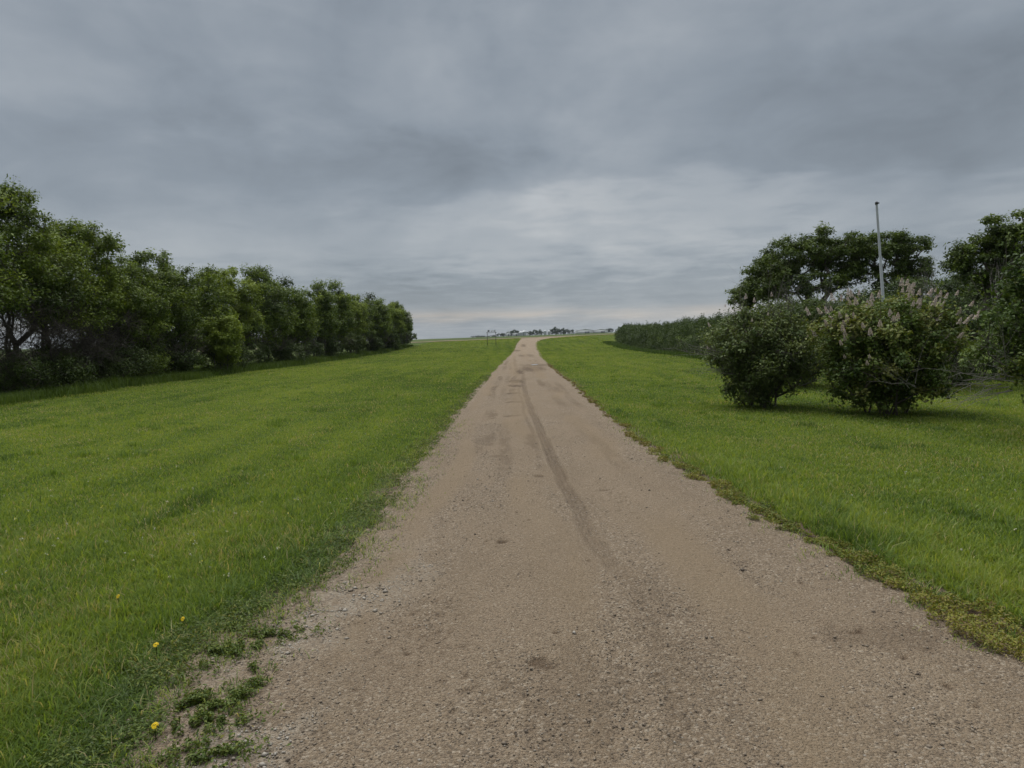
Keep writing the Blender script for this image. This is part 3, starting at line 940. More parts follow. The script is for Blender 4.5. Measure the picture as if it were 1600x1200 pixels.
def stem(r, x, y, h, lx, ly, n=5):
    return [(x+lx*(i/n)**1.3*h+r.randn()*0.03*i, y+ly*(i/n)**1.3*h+r.randn()*0.03*i, -0.1+(h+0.1)*i/n) for i in range(n+1)]


def copy_thing(src, loc, rz, sc, label, group):
    o = src.copy(); C.objects.link(o)
    o.location = loc; o.rotation_euler = (0, 0, rz); o.scale = sc
    o['label'] = label; o['group'] = group
    for ch in src.children:
        c = ch.copy(); C.objects.link(c); c.parent = o
    return o


# ---- left shelterbelt
GL = 'trees of the left shelterbelt'
ROW = [  # px of the crown centre, px of its top, label
    (-70, 300, 'tall broad tree cut off by the photo\'s left edge, nearest of the left row'),
    (22, 290, 'tallest tree of the left row, sky showing through its dark lower branches'),
    (84, 366, 'slim airy tree between the tallest near tree and the pointed one, left row'),
    (135, 344, 'pointed leafy-topped tree standing just right of the tall near trees, left row'),
    (192, 402, 'shorter tree with thin bare twigs on top, right of the pointed tree'),
    (243, 388, 'round bright green-topped tree, fifth clear crown in the left row'),
    (300, 412, 'dark green tree behind the low hanging bright bough, left row'),
    (360, 412, 'broad tree with the round even crown right of the low bright bough'),
    (412, 418, 'full-crowned tree in the middle of the left row, ninth from the near end'),
    (455, 438, 'tenth tree from the near end of the left row'),
    (495, 442, 'eleventh tree from the near end of the left row, with grey twiggy underside'),
    (522, 441, 'twelfth tree from the near end of the left row, with a small pointed top'),
    (547, 456, 'thirteenth tree from the near end of the left row'),
    (564, 461, 'fourteenth tree from the near end of the left row'),
    (580, 461, 'fifteenth tree from the near end of the left row, slightly darker crown'),
    (594, 468, 'sixteenth tree from the near end of the left row'),
    (606, 471, 'third from the far end of the left tree row'),
    (618, 472, 'second from the far end of the left tree row'),
    (629, 480, 'last tree at the far end of the left row, against the open sky'),
]
XC = -17.3
PROTO = []


def row_y(px): return -XC*FPX/(800-px)*1.0


def left_tree(i, y, h, label, nleaf, L, near):
    r = rs(900+i)
    root = empty('shelterbelt_tree', (XC, y, float(terrain(XC, y))), label, 'tree', GL)
    w = 1.0+0.06*r.randn()
    q = 1.0 if i < 5 else 1.3
    ells = [(0, 0, 0.68*h, 1.75*w, 1.8*w*q, 0.29*h), (0.5, 0.4*r.randn(), 0.45*h, 1.7*w, 1.9*w*q, 0.2*h), (0.3*r.randn(), 0.5*r.randn(), 0.84*h, 0.95*w, 1.0*w, 0.14*h),
            (-0.4, 0.4, 0.5*h, 1.5, 1.8, 0.27*h), (0.9, -0.6, 0.56*h, 1.2, 1.5, 0.26*h), (0.7, 0.8*r.randn(), 0.33*h, 1.0, 1.3, 0.16*h)]
    if i < 4: ells = [ells[0], (0.5, 0, 0.50*h, 1.6, 1.7, 0.16*h), ells[2]]
    st = [stem(r, r.randn()*0.15, r.randn()*0.2, h*0.6, r.randn()*0.09, r.randn()*0.12) for _ in range(3)]
    bare = [(0.9, 0, 0.26*h, 1.5, 2.0, 0.14*h)]
    woody('tree', root, r, ells, st, 150 if near else 100, 0.40 if near else 0.55, nleaf, L, 0.5, M_ASH, M_BARK, 0.50+0.11*r.randn(), 0.20, rtip=0.010,
          bare=bare+([(0.6, 0, 0.38*h, 1.6, 2.0, 0.12*h)] if i < 4 else []), nbare=(60 if i < 4 else 22) if near else 12, bare_r=0.55, twigper=4, rmax=0.11, twigthin=0.004 if near else 0.007, mind=0.28, bare_per=14 if near else 9)
    return root, h


for i, (px, top, lab) in enumerate(ROW):
    y = row_y(px)
    hor = 527.5+(800-px)*math.tan(ROLL)
    h = CAMZ+(hor-top)*y/FPX-float(terrain(XC, y))
    h = h*1.015
    if i < 11:
        L = [0.105, 0.105, 0.105, 0.11, 0.11, 0.12, 0.13, 0.14, 0.15, 0.17, 0.18][i]
        o, hh = left_tree(i, y, h, lab, [16000, 32000, 20000, 36000, 30000, 34000, 30000, 28000, 24000, 20000, 18000][i], L, i < 8)
        if i >= 7: PROTO.append((o, hh))
    else:
        src, hh = PROTO[i % len(PROTO)]
        rr = rs(50+i)
        copy_thing(src, (XC+0.4*rr.randn(), y, float(terrain(XC, y))), rr.rand()*0.9-0.45, (1.0, 1.25, h/hh), lab, GL)

# the low bright bough / sapling and undergrowth shrubs in front of the row
UND = [
    (45, 12, 1.5, M_RTREE, 0.3, 'dark leafy shrub at the foot of the tallest near tree, left edge'),
    (100, 30, 1.3, M_RTREE, 0.3, 'low dark shrub below the pointed tree, second from the left edge'),
    (190, 0, 1.7, M_OLIVE, 0.5, 'greyish olive shrub at the foot of the left row, right of the fallen dead twigs'),
    (232, 0, 1.5, M_ASH, 0.6, 'yellow-green shrub beside the olive shrub at the foot of the left row'),
    (285, 0, 1.5, M_RTREE, 0.25, 'small dark shrub directly left of the bright sapling, left row'),
    (328, 0, 3.4, M_ASH, 1.0, 'bright light green sapling leaning out from the left tree row'),
    (362, 0, 1.9, M_RTREE, 0.35, 'dark rounded shrub right below the bright sapling'),
    (455, 0, 1.8, M_OLIVE, 0.35, 'dull grey-green shrub at the foot of the middle of the left row'),
    (520, 0, 2.0, M_OLIVE, 0.35, 'olive shrub below the twelfth tree of the left row'),
    (557, 0, 2.6, M_OLIVE, 0.6, 'tall pale olive shrub near the far third of the left row'),
    (590, 0, 2.4, M_OLIVE, 0.4, 'olive shrub near the far end of the left row'),
    (615, 0, 2.2, M_RTREE, 0.4, 'farthest dark shrub under the end of the left row'),
]


for _k, (_px, _h) in enumerate([(5, 1.7), (70, 1.8), (132, 1.9), (160, 2.0), (262, 1.9), (305, 2.0), (385, 2.1), (405, 2.0), (428, 2.2), (478, 2.1), (498, 2.2), (538, 2.3), (574, 2.4), (603, 2.4), (625, 2.5), (636, 2.4)]):
    _n = ['first', 'second', 'third', 'fourth', 'fifth', 'sixth', 'seventh', 'eighth', 'ninth', 'tenth', 'eleventh', 'twelfth', 'thirteenth', 'fourteenth', 'fifteenth', 'sixteenth'][_k]
    UND.append((_px, -1, _h, M_RTREE if _k % 3 else M_OLIVE, 0.35, '%s dark thicket shrub from the left, deep between the trunks of the left row' % _n))


def shrub(name, x, y, hgt, rx, mat, tint, label, cat, group, seed, nleaf, L, crad, nclump, barkm=M_BARK, **kw):
    r = rs(seed)
    root = empty(name, (x, y, float(terrain(x, y))), label, cat, group)
    ells = [(0, 0, 0.50*hgt, rx, rx, 0.46*hgt), (0.25*rx*r.randn(), 0.2*rx*r.randn(), 0.62*hgt, 0.85*rx, 0.85*rx, 0.36*hgt)]
    st = [stem(r, r.randn()*0.1*rx, r.randn()*0.1*rx, hgt*0.35, r.randn()*0.5, r.randn()*0.5, 3) for _ in range(6)]
    woody('shrub', root, r, ells, st, nclump, crad, nleaf, L, 0.5, mat, barkm, tint, kw.pop('tsd', 0.12), rtip=0.005, rmax=0.03, **kw)
    return root


for i, (px, dx, hg, mt, tn, lab) in enumerate(UND):
    x = -15.9 if dx >= 0 else -17.2
    y = -x*FPX/(800-px)
    big = hg > 3
    sc = 1+0.02*(y-20)
    shrub('undergrowth_shrub' if not big else 'leaning_sapling', x+(0.45 if big else -0.2), y, hg, (1.35 if big else (0.8+0.2*hg if dx >= 0 else 1.3+0.006*y)), mt, tn, lab, 'sapling' if big else 'shrub', None if big else 'shrubs at the foot of the left row', 300+i,
          int(17000 if big else 7000/(1+0.01*y)), 0.075*sc*(1.3 if big else 1), 0.34, 60 if big else 42, mind=0.15)

# ---- right-hand hedge (clipped by nothing, one continuous caragana row)
def build_hedge():
    r = rs(640)
    ys = np.arange(19.5, 104.5, 1.0)
    root = empty('long_hedge', (13.8, 60, 0), 'long dense dark green hedge running away along the right side of the lawn', 'hedge')
    CP, CR = [], []
    for yy in ys:
        cx = float(np.interp(yy, [19, 30, 48, 104], [15.3, 14.6, 14.1, 16.6]))
        hh = float(np.interp(yy, [19, 30, 48, 75, 104], [2.75, 2.9, 3.0, 2.8, 2.5])) + 0.9*(float(fbm(np.array([yy/2.6]), np.array([1.]), 7, 3)[0])-0.5)
        n = 40 if yy < 45 else 26
        for _ in range(n):
            a = r.rand()*math.pi
            q = 0.6+0.4*r.rand()
            px = cx - math.cos(a)*1.45*q
            pz = max(0.22, math.sin(a)**0.7*hh*0.88*(0.5+0.5*q))
            if a > 2.4: continue
            py = yy+r.rand()
            CP.append((px, py, pz+float(terrain(cx, yy)))); CR.append(0.26+0.22*r.rand())
    CP = np.array(CP); CR = np.array(CR)
    P, T, Nn, LL = [], [], [], []
    for c, R in zip(CP, CR):
        n = int(np.interp(c[1], [20, 40, 100], [170, 110, 60]))
        d = r.randn(n, 3); d /= np.linalg.norm(d, axis=1, keepdims=True)
        P.append(c+d*R*r.rand(n, 1)**0.45*np.array([1, 1, 1.1]))
        T.append(0.45+r.randn()*0.15+r.randn(n)*0.13)
        Nn.append(d*0.5+r.randn(n, 3)*0.6+np.array([0, 0, 0.6]))
        LL.append(np.full(n, 0.055*(1+0.022*(c[1]-20))))
    # upright shoots poking out of the top
    for _ in range(420):
        j = r.randint(len(CP)); c = CP[j]
        n = 14
        tt = np.linspace(0, 1, n)[:, None]
        ln = 0.12+0.25*r.rand()
        top = np.array([r.randn()*0.12, r.randn()*0.12, ln])
        P.append(c+np.array([0, 0, CR[j]*0.8])+tt*top+r.randn(n, 3)*0.03)
        T.append(0.55+r.randn(n)*0.12); Nn.append(r.randn(n, 3)+np.array([0, 0, 0.6])); LL.append(np.full(n, 0.055*(1+0.02*(c[1]-20))))
    P = np.concatenate(P); T = np.clip(np.concatenate(T), 0, 1); Nn = np.concatenate(Nn); LL = np.concatenate(LL)
    Nn /= np.linalg.norm(Nn, axis=1, keepdims=True)
    off = np.array([13.8, 60, 0])
    V, F, T = leaf_quads(P-off, Nn, LL*(0.7+0.6*r.rand(len(P))), 0.5, r, T)
    mesh_obj('foliage', V, [F], M_HEDGE, root, attrs=dict(tint=T))
    # stems
    n = 700
    sy = 20+84*r.rand(n); sx = np.interp(sy, [19, 30, 48, 104], [15.3, 14.6, 14.1, 16.6])+r.randn(n)*0.35
    sz = terrain(sx, sy)
    P0 = np.stack([sx, sy, sz-0.05], 1); d = np.stack([r.randn(n)*0.25+0.1, r.randn(n)*0.4, 0.7+0.6*r.rand(n)], 1)
    V, F = tubes(P0-off, P0+d-off, np.full(n, 0.022), np.full(n, 0.012), 5)
    # bare twigs above the near end
    m = 240
    ty = 19.5+16*r.rand(m); tx = np.interp(ty, [19, 30, 48], [15.3, 14.6, 14.1])+r.randn(m)*0.5-0.3
    Q0 = np.stack([tx, ty, 2.1+0.3*r.rand(m)], 1); Q1 = Q0+np.stack([r.randn(m)*0.15, r.randn(m)*0.15, 0.45+0.35*r.rand(m)], 1)
    V2, F2 = tubes(Q0-off, Q1-off, np.full(m, 0.007), np.full(m, 0.003), 3)
    mesh_obj('stems', np.concatenate([V, V2]), [np.concatenate([F, F2+len(V)])], M_DEAD, root, smooth=True)


build_hedge()

# ---- trees behind the right hedge
def rtree(px, ptop, y, label, ells_px, seed, nclump, nleaf, L, crad, lean=0.1, nst=3, mat=None, tint=0.4, name='spreading_tree', group='trees behind the right hedge', **kw):
    """ells_px: ellipses (px,py,rx_px,ry_px) of crown masses seen at depth y"""
    r = rs(seed)
    k = y/FPX
    def X(p): return (p-800)*k
    def Z(p, q): return CAMZ+(527.5-(p-800)*math.tan(ROLL)-q)*k
    x0 = X(px); z0 = float(terrain(x0, y))
    root = empty(name, (x0, y, z0), label, 'tree', group)
    ells = [(X(a)-x0, (r.rand()-0.5)*1.2, Z(a, b)-z0, c*k, max(c*k*0.8, 1.0), d*k) for a, b, c, d in ells_px]
    st = []
    for i in range(nst):
        a = (i+0.5)/nst*2-1
        st.append(stem(r, a*0.25, r.randn()*0.2, min(1.7, 0.33*max(e[2] for e in ells)), a*lean*2.6, r.randn()*0.15))
    woody('tree', root, r, ells, st, nclump, crad, nleaf, L, 0.45, mat or M_RTREE, M_BARK, tint, 0.16, rtip=0.013, rmax=0.14, expo=0.5, twigper=4, mind=kw.pop('mind', 0.22), shell=kw.pop('shell', 0.35), flat=0.55, **kw)
    return root


rtree(1262, 365, 36, 'wide open-branched tree left of the white pole, behind the hedge',
      [(1290, 385, 62, 26), (1235, 405, 55, 32), (1330, 400, 45, 26), (1270, 435, 75, 30), (1215, 450, 40, 26)], 71, 190, 32000, 0.135, 0.36, 0.5, 5, tint=0.5)
rtree(1178, 425, 38, 'low dark tree at the left end of the tree group behind the hedge',
      [(1185, 448, 38, 22), (1205, 425, 32, 22), (1165, 466, 22, 18)], 72, 90, 15000, 0.135, 0.36, 0.4, 4, tint=0.45)
rtree(1395, 360, 35, 'airy tree with forked limbs just right of the white pole, behind the hedge',
      [(1385, 385, 62, 24), (1425, 400, 34, 30), (1360, 410, 40, 26), (1435, 425, 24, 22), (1400, 440, 50, 26)], 73, 150, 22000, 0.135, 0.34, 0.5, 4, tint=0.5)
rtree(1432, 430, 29, 'low brushy tree filling the gap right of the airy tree',
      [(1440, 462, 55, 26), (1400, 478, 60, 26), (1340, 484, 60, 22), (1280, 492, 50, 18), (1220, 492, 50, 16)], 74, 110, 24000, 0.12, 0.5, 0.2, 3, M_HEDGE, 0.45)
rtree(1590, 318, 21, 'tall dark tree at the right edge of the photo, behind the big near bush',
      [(1585, 365, 50, 38), (1630, 350, 60, 45), (1545, 405, 40, 32), (1600, 420, 70, 40)], 75, 90, 24000, 0.11, 0.34, 0.2, 3, M_RTREE, 0.45, mind=0.2,
      bare=[(0, 0, 3.6, 1.0, 0.8, 1.2)], nbare=10)
rtree(1500, 430, 24, 'lower bushy tree in front of the tall right tree, beside the lilac',
      [(1510, 455, 45, 30), (1550, 450, 50, 40), (1480, 480, 40, 28)], 76, 70, 14000, 0.11, 0.4, 0.2, 3, M_HEDGE, 0.4)

# ---- the bushes on the lawn
def bush(name, x, y, label, seed, H, W, mat, tint, nleaf, L, nclump, flowers=0, spikes=0, dead=None, shape=None):
    r = rs(seed)
    root = empty(name, (x, y, float(terrain(x, y))), label, 'bush')
    ells = shape or [(0, 0, 0.55*H, W*0.5, W*0.5, 0.42*H), (0, 0, 0.32*H, W*0.36, W*0.36, 0.30*H), (0.1*W, 0, 0.72*H, W*0.36, W*0.36, 0.26*H), (-0.15*W, 0, 0.68*H, W*0.33, W*0.36, 0.26*H)]
    st = [stem(r, r.randn()*0.14, r.randn()*0.14, H*0.4, math.cos(a)*0.55, math.sin(a)*0.55, 3) for a in np.linspace(0, 6.0, 11)]
    LP, LT = [], []

    def shoots(cs, rad):
        P0, P1 = [], []
        for _ in range(spikes):
            j = r.randint(len(cs)); c = cs[j]
            d = c-np.array([0, 0, 0.2*H]); d = d/np.linalg.norm(d)+np.array([0, 0, 0.55])+r.randn(3)*0.25; d /= np.linalg.norm(d)
            ln = 0.18+0.32*r.rand()
            P0.append(c); P1.append(c+d*(rad[j]+ln))
            n = 9
            tt = (0.35+0.65*r.rand(n, 1))
            LP.append(c+d*(rad[j]+ln)*tt+r.randn(n, 3)*0.03); LT.append(tint+0.12+0.15*r.randn(n))
        return np.array(P0), np.array(P1), np.full(spikes, 0.006), np.full(spikes, 0.002)
    cs, rad = woody('bush', root, r, ells, st, nclump, 0.19, nleaf, L, 0.55, mat, M_BARK, tint, 0.18, rtip=0.0045, rmax=0.03, twigper=6, shell=0.35, mind=0.09, wig=0.08, flat=0.9, extra=shoots)
    LP = np.concatenate(LP); nn = r.randn(len(LP), 3)+np.array([0, 0, 0.5]); nn /= np.linalg.norm(nn, axis=1, keepdims=True)
    V, F, T = leaf_quads(LP, nn, L*0.9*(0.6+0.6*r.rand(len(LP))), 0.5, r, np.clip(np.concatenate(LT), 0, 1))
    mesh_obj('shoot_leaves', V, [F], mat, root, attrs=dict(tint=T))
    if dead:
        for bx, by, bz, dx, dy, dz, n in dead:
            P0, P1, A, B = [], [], [], []
            for _ in range(n):
                p = np.array([bx, by, bz])+r.randn(3)*0.05
                d = np.array([dx, dy, dz])+r.randn(3)*0.16
                rr = 0.007
                for s in range(4):
                    q = p+d*0.25+r.randn(3)*0.025
                    P0.append(p); P1.append(q); A.append(rr); B.append(rr*0.7)
                    for _k in range(2):
                        e = q+(d*0.5+r.randn(3)*0.35*np.linalg.norm(d))*0.35
                        P0.append(q); P1.append(e); A.append(rr*0.5); B.append(rr*0.2)
                    p = q; rr *= 0.7
            V, F = tubes(np.array(P0), np.array(P1), np.array(A), np.array(B), 5)
            mesh_obj('dead_branch', V, [F], M_PALED, root, smooth=True)
    return root, cs, rad


b1, c1, r1 = bush('olive_bush', 5.36, 15.3, 'leafy grey-green bush with bare twigs sticking out, left of the flowering lilac', 501, 2.12, 2.30, M_OLIVE, 0.68, 34000, 0.065, 250, spikes=170,
                  dead=[(-0.9, -0.2, 1.15, -0.85, 0, 0.25, 6), (-0.7, -0.4, 0.75, -0.9, -0.2, 0.0, 4), (0.1, -0.9, 1.25, 0.55, -0.2, -0.35, 2), (0.2, 0, 1.7, 0.25, 0, 0.9, 7), (-0.4, 0, 1.6, -0.1, 0, 0.9, 5), (0.8, -0.3, 0.5, 0.7, -0.3, 0.3, 3)])
b2, c2, r2 = bush('lilac_bush', 7.22, 13.6, 'large round lilac bush with pale pink flower heads, on the lawn below the white pole', 502, 2.25, 2.95, M_LILAC, 0.68, 46000, 0.070, 320, spikes=110,
                  dead=[(-0.1, -1.2, 0.75, -0.1, -0.25, 0.9, 1), (-0.2, -1.2, 0.6, -0.5, -0.2, 0.4, 3)])


def flower_mesh():
    r = rs(9)
    n = 110
    t = r.rand(n)
    R = 0.030*(1-t)**0.7+0.005
    a = r.rand(n)*6.283
    P = np.stack([R*np.cos(a), R*np.sin(a), t*0.13], 1)
    nn = np.stack([np.cos(a), np.sin(a), 0.4+0*a], 1)+r.randn(n, 3)*0.4; nn /= np.linalg.norm(nn, axis=1, keepdims=True)
    return leaf_quads(P, nn, 0.020, 0.8, r, np.clip(0.5+0.3*r.randn(n), 0, 1))


def add_flowers(root, cs, rad, n, seed, H, sc):
    r = rs(seed)
    first = None
    cand = [j for j in range(len(cs)) if cs[j][2] > 0.36*H and cs[j][1] < 0.35 and np.hypot(cs[j][0]/1.4, (cs[j][2]-0.5*H)/(0.45*H)) > 0.45]
    w = np.array([(cs[j][2]/H)**1.3*(1.5 if cs[j][0] < 0 else 1) for j in cand]); w /= w.sum()
    for k in range(n):
        j = cand[r.choice(len(cand), p=w)]
        c = cs[j]; d = c-np.array([0, 0, 0.42*H]); d /= np.linalg.norm(d)
        d = d+r.randn(3)*0.25+np.array([0, -0.35, 0.25]); d /= np.linalg.norm(d)
        p = c+d*(rad[j]*1.1+0.10)+r.randn(3)*0.04
        if first is None:
            V, F, T = flower_mesh()
            o = mesh_obj('flower_head', V, [F], M_FLOWER, root, attrs=dict(tint=T)); first = o
        else:
            o = first.copy(); C.objects.link(o); o.parent = root
        o.location = p
        q = (Vector(d)+Vector((0, 0, 0.8))).to_track_quat('Z', 'Y')
        o.rotation_euler = q.to_euler()
        s = sc*(0.75+0.7*r.rand()); o.scale = (s, s, s)


add_flowers(b2, c2, r2, 99, 61, 2.25, 0.85)
add_flowers(b1, c1, r1, 16, 62, 2.0, 0.6)

b3, c3, r3 = bush('corner_bush', 7.95, 10.3, 'big leafy bush cut off by the photo\'s right edge, dead branches on its left', 503, 2.85, 2.6, M_LILAC, 0.42, 30000, 0.070, 230, spikes=110,
                  shape=[(0.1, 0, 1.65, 1.35, 1.2, 0.95), (0.45, 0, 0.85, 0.95, 0.9, 0.6), (0.3, 0, 2.1, 1.0, 0.9, 0.75)],
                  dead=[(-0.9, -0.2, 0.85, -0.75, -0.1, 0.05, 7), (-0.8, -0.1, 0.7, -0.8, 0, -0.25, 5), (-0.8, -0.1, 1.1, -0.5, 0, 0.6, 4)])
# background brush between the lawn bushes and the hedge
b4, c4, r4 = bush('brush_thicket', 11.5, 19.0, 'twiggy thicket of brush rising behind the lilac and the corner bush', 504, 2.6, 4.6, M_HEDGE, 0.45, 26000, 0.075, 190, spikes=160,
                  dead=[(-0.8, -0.8, 2.2, 0.0, 0, 0.9, 10), (0.8, -0.9, 2.2, 0.1, 0, 0.9, 8)])
b5, c5, r5 = bush('twiggy_bush', 8.4, 20.5, 'olive bush with a twiggy top behind the gap between the two lawn bushes', 505, 2.6, 3.6, M_OLIVE, 0.4, 22000, 0.07, 150, spikes=140,
                  dead=[(-0.6, -0.5, 2.0, 0.0, 0, 0.9, 8), (0.5, -0.5, 2.1, 0.1, 0, 0.8, 6)])

# ------------------------------------------------------------------ flagpole
def lathe(profile, k=20):
    V, F = [], []
    for i, (rr, z) in enumerate(profile):
        for j in range(k):
            a = 2*math.pi*j/k; V.append((rr*math.cos(a), rr*math.sin(a), z))
    for i in range(len(profile)-1):
        for j in range(k):
            a = i*k+j; b = i*k+(j+1) % k
            F.append((a, b, b+k, a+k))
    return V, F


def box(cx, cy, cz, sx, sy, sz):
    V = [(cx+dx*sx/2, cy+dy*sy/2, cz+dz*sz/2) for dz in (-1, 1) for dy in (-1, 1) for dx in (-1, 1)]
    F = [(0, 2, 3, 1), (4, 5, 7, 6), (0, 1, 5, 4), (2, 6, 7, 3), (0, 4, 6, 2), (1, 3, 7, 5)]
    return V, F


def join(parts):
    V, F = [], []
    for v, f in parts:
        o = len(V); V += list(v); F += [tuple(i+o for i in q) for q in f]
    return V, F


PX, PY = 9.33, 17.5
pole = empty('flag_pole', (PX, PY, float(terrain(PX, PY))), 'bare white metal flag pole leaning slightly left above the lilac bush', 'flag pole')
pole.rotation_euler = (0, math.radians(-4.6), 0)
H = 4.66
V, F = lathe([(0.043, -0.3), (0.043, 1.6), (0.037, 1.62), (0.035, 3.2), (0.029, 3.22), (0.026, H)], 20)
mesh_obj('shaft', V, [F], M_POLE, pole, smooth=True)
V, F = join([lathe([(0.0, H-0.02), (0.034, H-0.02), (0.036, H+0.03), (0.02, H+0.05), (0.0, H+0.055)], 16), box(0.04, 0, H+0.01, 0.05, 0.02, 0.03)])
mesh_obj('truck_cap', V, [F], M_DARKM, pole)
V, F = join([box(0.0, -0.052, 1.95, 0.12, 0.02, 0.025), box(0, -0.042, 1.95, 0.03, 0.024, 0.05)])
mesh_obj('cleat', V, [F], M_DARKM, pole)

# ------------------------------------------------------------------ mailbox stand at the end of the drive
def mail_stand():
    y = 104.0
    k = y/FPX
    x = (769.8-800)*k
    z = float(terrain(x, y))
    root = empty('mailbox_stand', (x, y, z), 'two dark posts with a crossbar and small boxes on top, left of the far bend', 'mailbox stand', rz=0.0)
    w = 13.2*k
    hp = 2.0
    for s in (-1, 1):
        V, F = box(s*w/2, 0, hp/2-0.1, 0.075, 0.075, hp+0.2)
        mesh_obj('post', V, [F], M_POST, root)
    V, F = box(0, -0.075, hp-0.12, w+0.3, 0.05, 0.05)
    mesh_obj('crossbar', V, [F], M_POST, root)
    for i, (bx, m, s) in enumerate(((-0.42, M_DARKM, 1.0), (0.05, M_GALV, 0.8), (0.46, M_GALV, 0.95))):
        prof = [(-0.13, 0), (0.13, 0), (0.13, 0.13), (0.10, 0.21), (0.0, 0.25), (-0.10, 0.21), (-0.13, 0.13)]
        V = [(bx+a*s, -0.28, hp+0.02+b*s) for a, b in prof]+[(bx+a*s, 0.22, hp+0.02+b*s) for a, b in prof]
        n = len(prof)
        me_f = [tuple(range(n))[::-1], tuple(range(n, 2*n))]
        quads = [(j, (j+1) % n, (j+1) % n+n, j+n) for j in range(n)]
        mb = mesh_obj('mailbox', V, [np.array(me_f), np.array(quads)], m, root)
        V, F = box(bx+0.14*s, -0.05, hp+0.2, 0.015, 0.04, 0.2)
        mesh_obj('signal_flag', V, [F], M_DARKM, mb)


mail_stand()

# puddle in the pothole of the drive
def puddle():
    m = Mat('puddle_water')
    m.bsdf.inputs['Base Color'].default_value = (0.16, 0.145, 0.125, 1)
    m.bsdf.inputs['Roughness'].default_value = 0.03
    m.bsdf.inputs['Specular IOR Level'].default_value = 1.0
    cx, cy = gp(835, 571)
    n = 40
    a = np.arange(n)*2*np.pi/n
    r = rs(3)
    rr = 1+0.25*np.sin(2*a+1)+0.15*np.sin(5*a)
    V = np.stack([cx+0.17*rr*np.cos(a), cy+0.75*rr*np.sin(a), np.full(n, 0.0)], 1)
    V[:, 2] = float(terrain(cx, cy))+0.045
    V = np.vstack([V, [[cx, cy, V[0, 2]]]])
    F = np.array([(i, (i+1) % n, n) for i in range(n)])
    mesh_obj('puddle', V, [F], m.m)['kind'] = 'structure'


puddle()

# ------------------------------------------------------------------ dandelions
def dandelion_parts():
    r = rs(21)
    n = 46
    a = r.rand(n)*6.283; rad = 0.016*np.sqrt(r.rand(n))
    nn = np.stack([np.cos(a)*rad*30, np.sin(a)*rad*30, 0*a+1.0], 1); nn /= np.linalg.norm(nn, axis=1, keepdims=True)
    P = np.stack([rad*np.cos(a), rad*np.sin(a), 0.008-rad*0.2], 1)
    return leaf_quads(P, nn, 0.012, 0.4, r, r.rand(n))


DL = [(245, 1028, 'yellow dandelion in the near left grass, at the inner edge of the bare soil'),
      (244, 1163, 'yellow dandelion nearest the camera, on the bare soil at the bottom left'),
      (186, 953, 'small yellow dandelion farther left in the grass above the near pair'),
      (287, 991, 'small yellow dandelion just above the first near-left flower')]
dsrc = None
for i, (px, py, lab) in enumerate(DL):
    x, y = gp(px, py)
    s = 0.8 if i < 2 else 0.6
    zt = float(terrain(x, y))
    if dsrc is None:
        root = empty('dandelion', (x, y, zt), lab, 'flower', 'yellow dandelions in the left grass')
        V, F, T = dandelion_parts()
        hd = mesh_obj('flower_head', V, [F], M_DAND, root, attrs=dict(tint=T)); hd.location = (0, 0, 0.085)
        hd.rotation_euler = (0.55, 0, 0)
        V, F = lathe([(0.003, -0.08), (0.0025, 0.0), (0.006, 0.004)], 6)
        st = mesh_obj('stalk', V, [F], M_TALL, root); st.location = (0, 0, 0.085)
        root.scale = (0.8, 0.8, 0.8)
        dsrc = root
    else:
        copy_thing(dsrc, (x, y, zt), i*1.3*0, (s, s, 0.9 if i == 1 else 1.0), lab, 'yellow dandelions in the left grass')


def clover():
    r = rs(31)
    n = 260
    px = np.where(r.rand(n) < 0.75, r.uniform(0, 700, n), r.uniform(880, 1600, n)); py = 590+330*r.rand(n)**1.3
    P, T = [], []
    for a, b in zip(px, py):
        x, y = gp(a, b)
        if (x < 0 and (x > xl(y)-0.35 or x < -14.8)) or (x > 0 and (x < xrl(y)+0.4 or x > 12.5)) or y > 45: continue
        z = float(terrain(x, y))+0.075
        k = 5
        P.append(np.array([x, y, z])+r.randn(k, 3)*0.006); T.append(r.rand(k))
    P = np.concatenate(P); T = np.concatenate(T)
    nn = r.randn(len(P), 3)+np.array([0, -0.5, 0.8]); nn /= np.linalg.norm(nn, axis=1, keepdims=True)
    V, F, T = leaf_quads(P, nn, 0.013, 0.9, r, T)
    m = foliage_mat('clover_flower', [(0, (0.28, 0.30, 0.20)), (0.8, (0.36, 0.36, 0.26)), (1, (0.60, 0.50, 0.05))], 0.2)
    tag(mesh_obj('clover_flowers', V, [F], m, attrs=dict(tint=T)), 'tiny whitish flowers dotted over the lawn', 'clover', kind='stuff')


clover()

# ------------------------------------------------------------------ the far farmyard
FY = 880.0
fk = FY/FPX


def fx(px): return (px-800)*fk
def fz(px): return float(terrain(fx(px), FY))


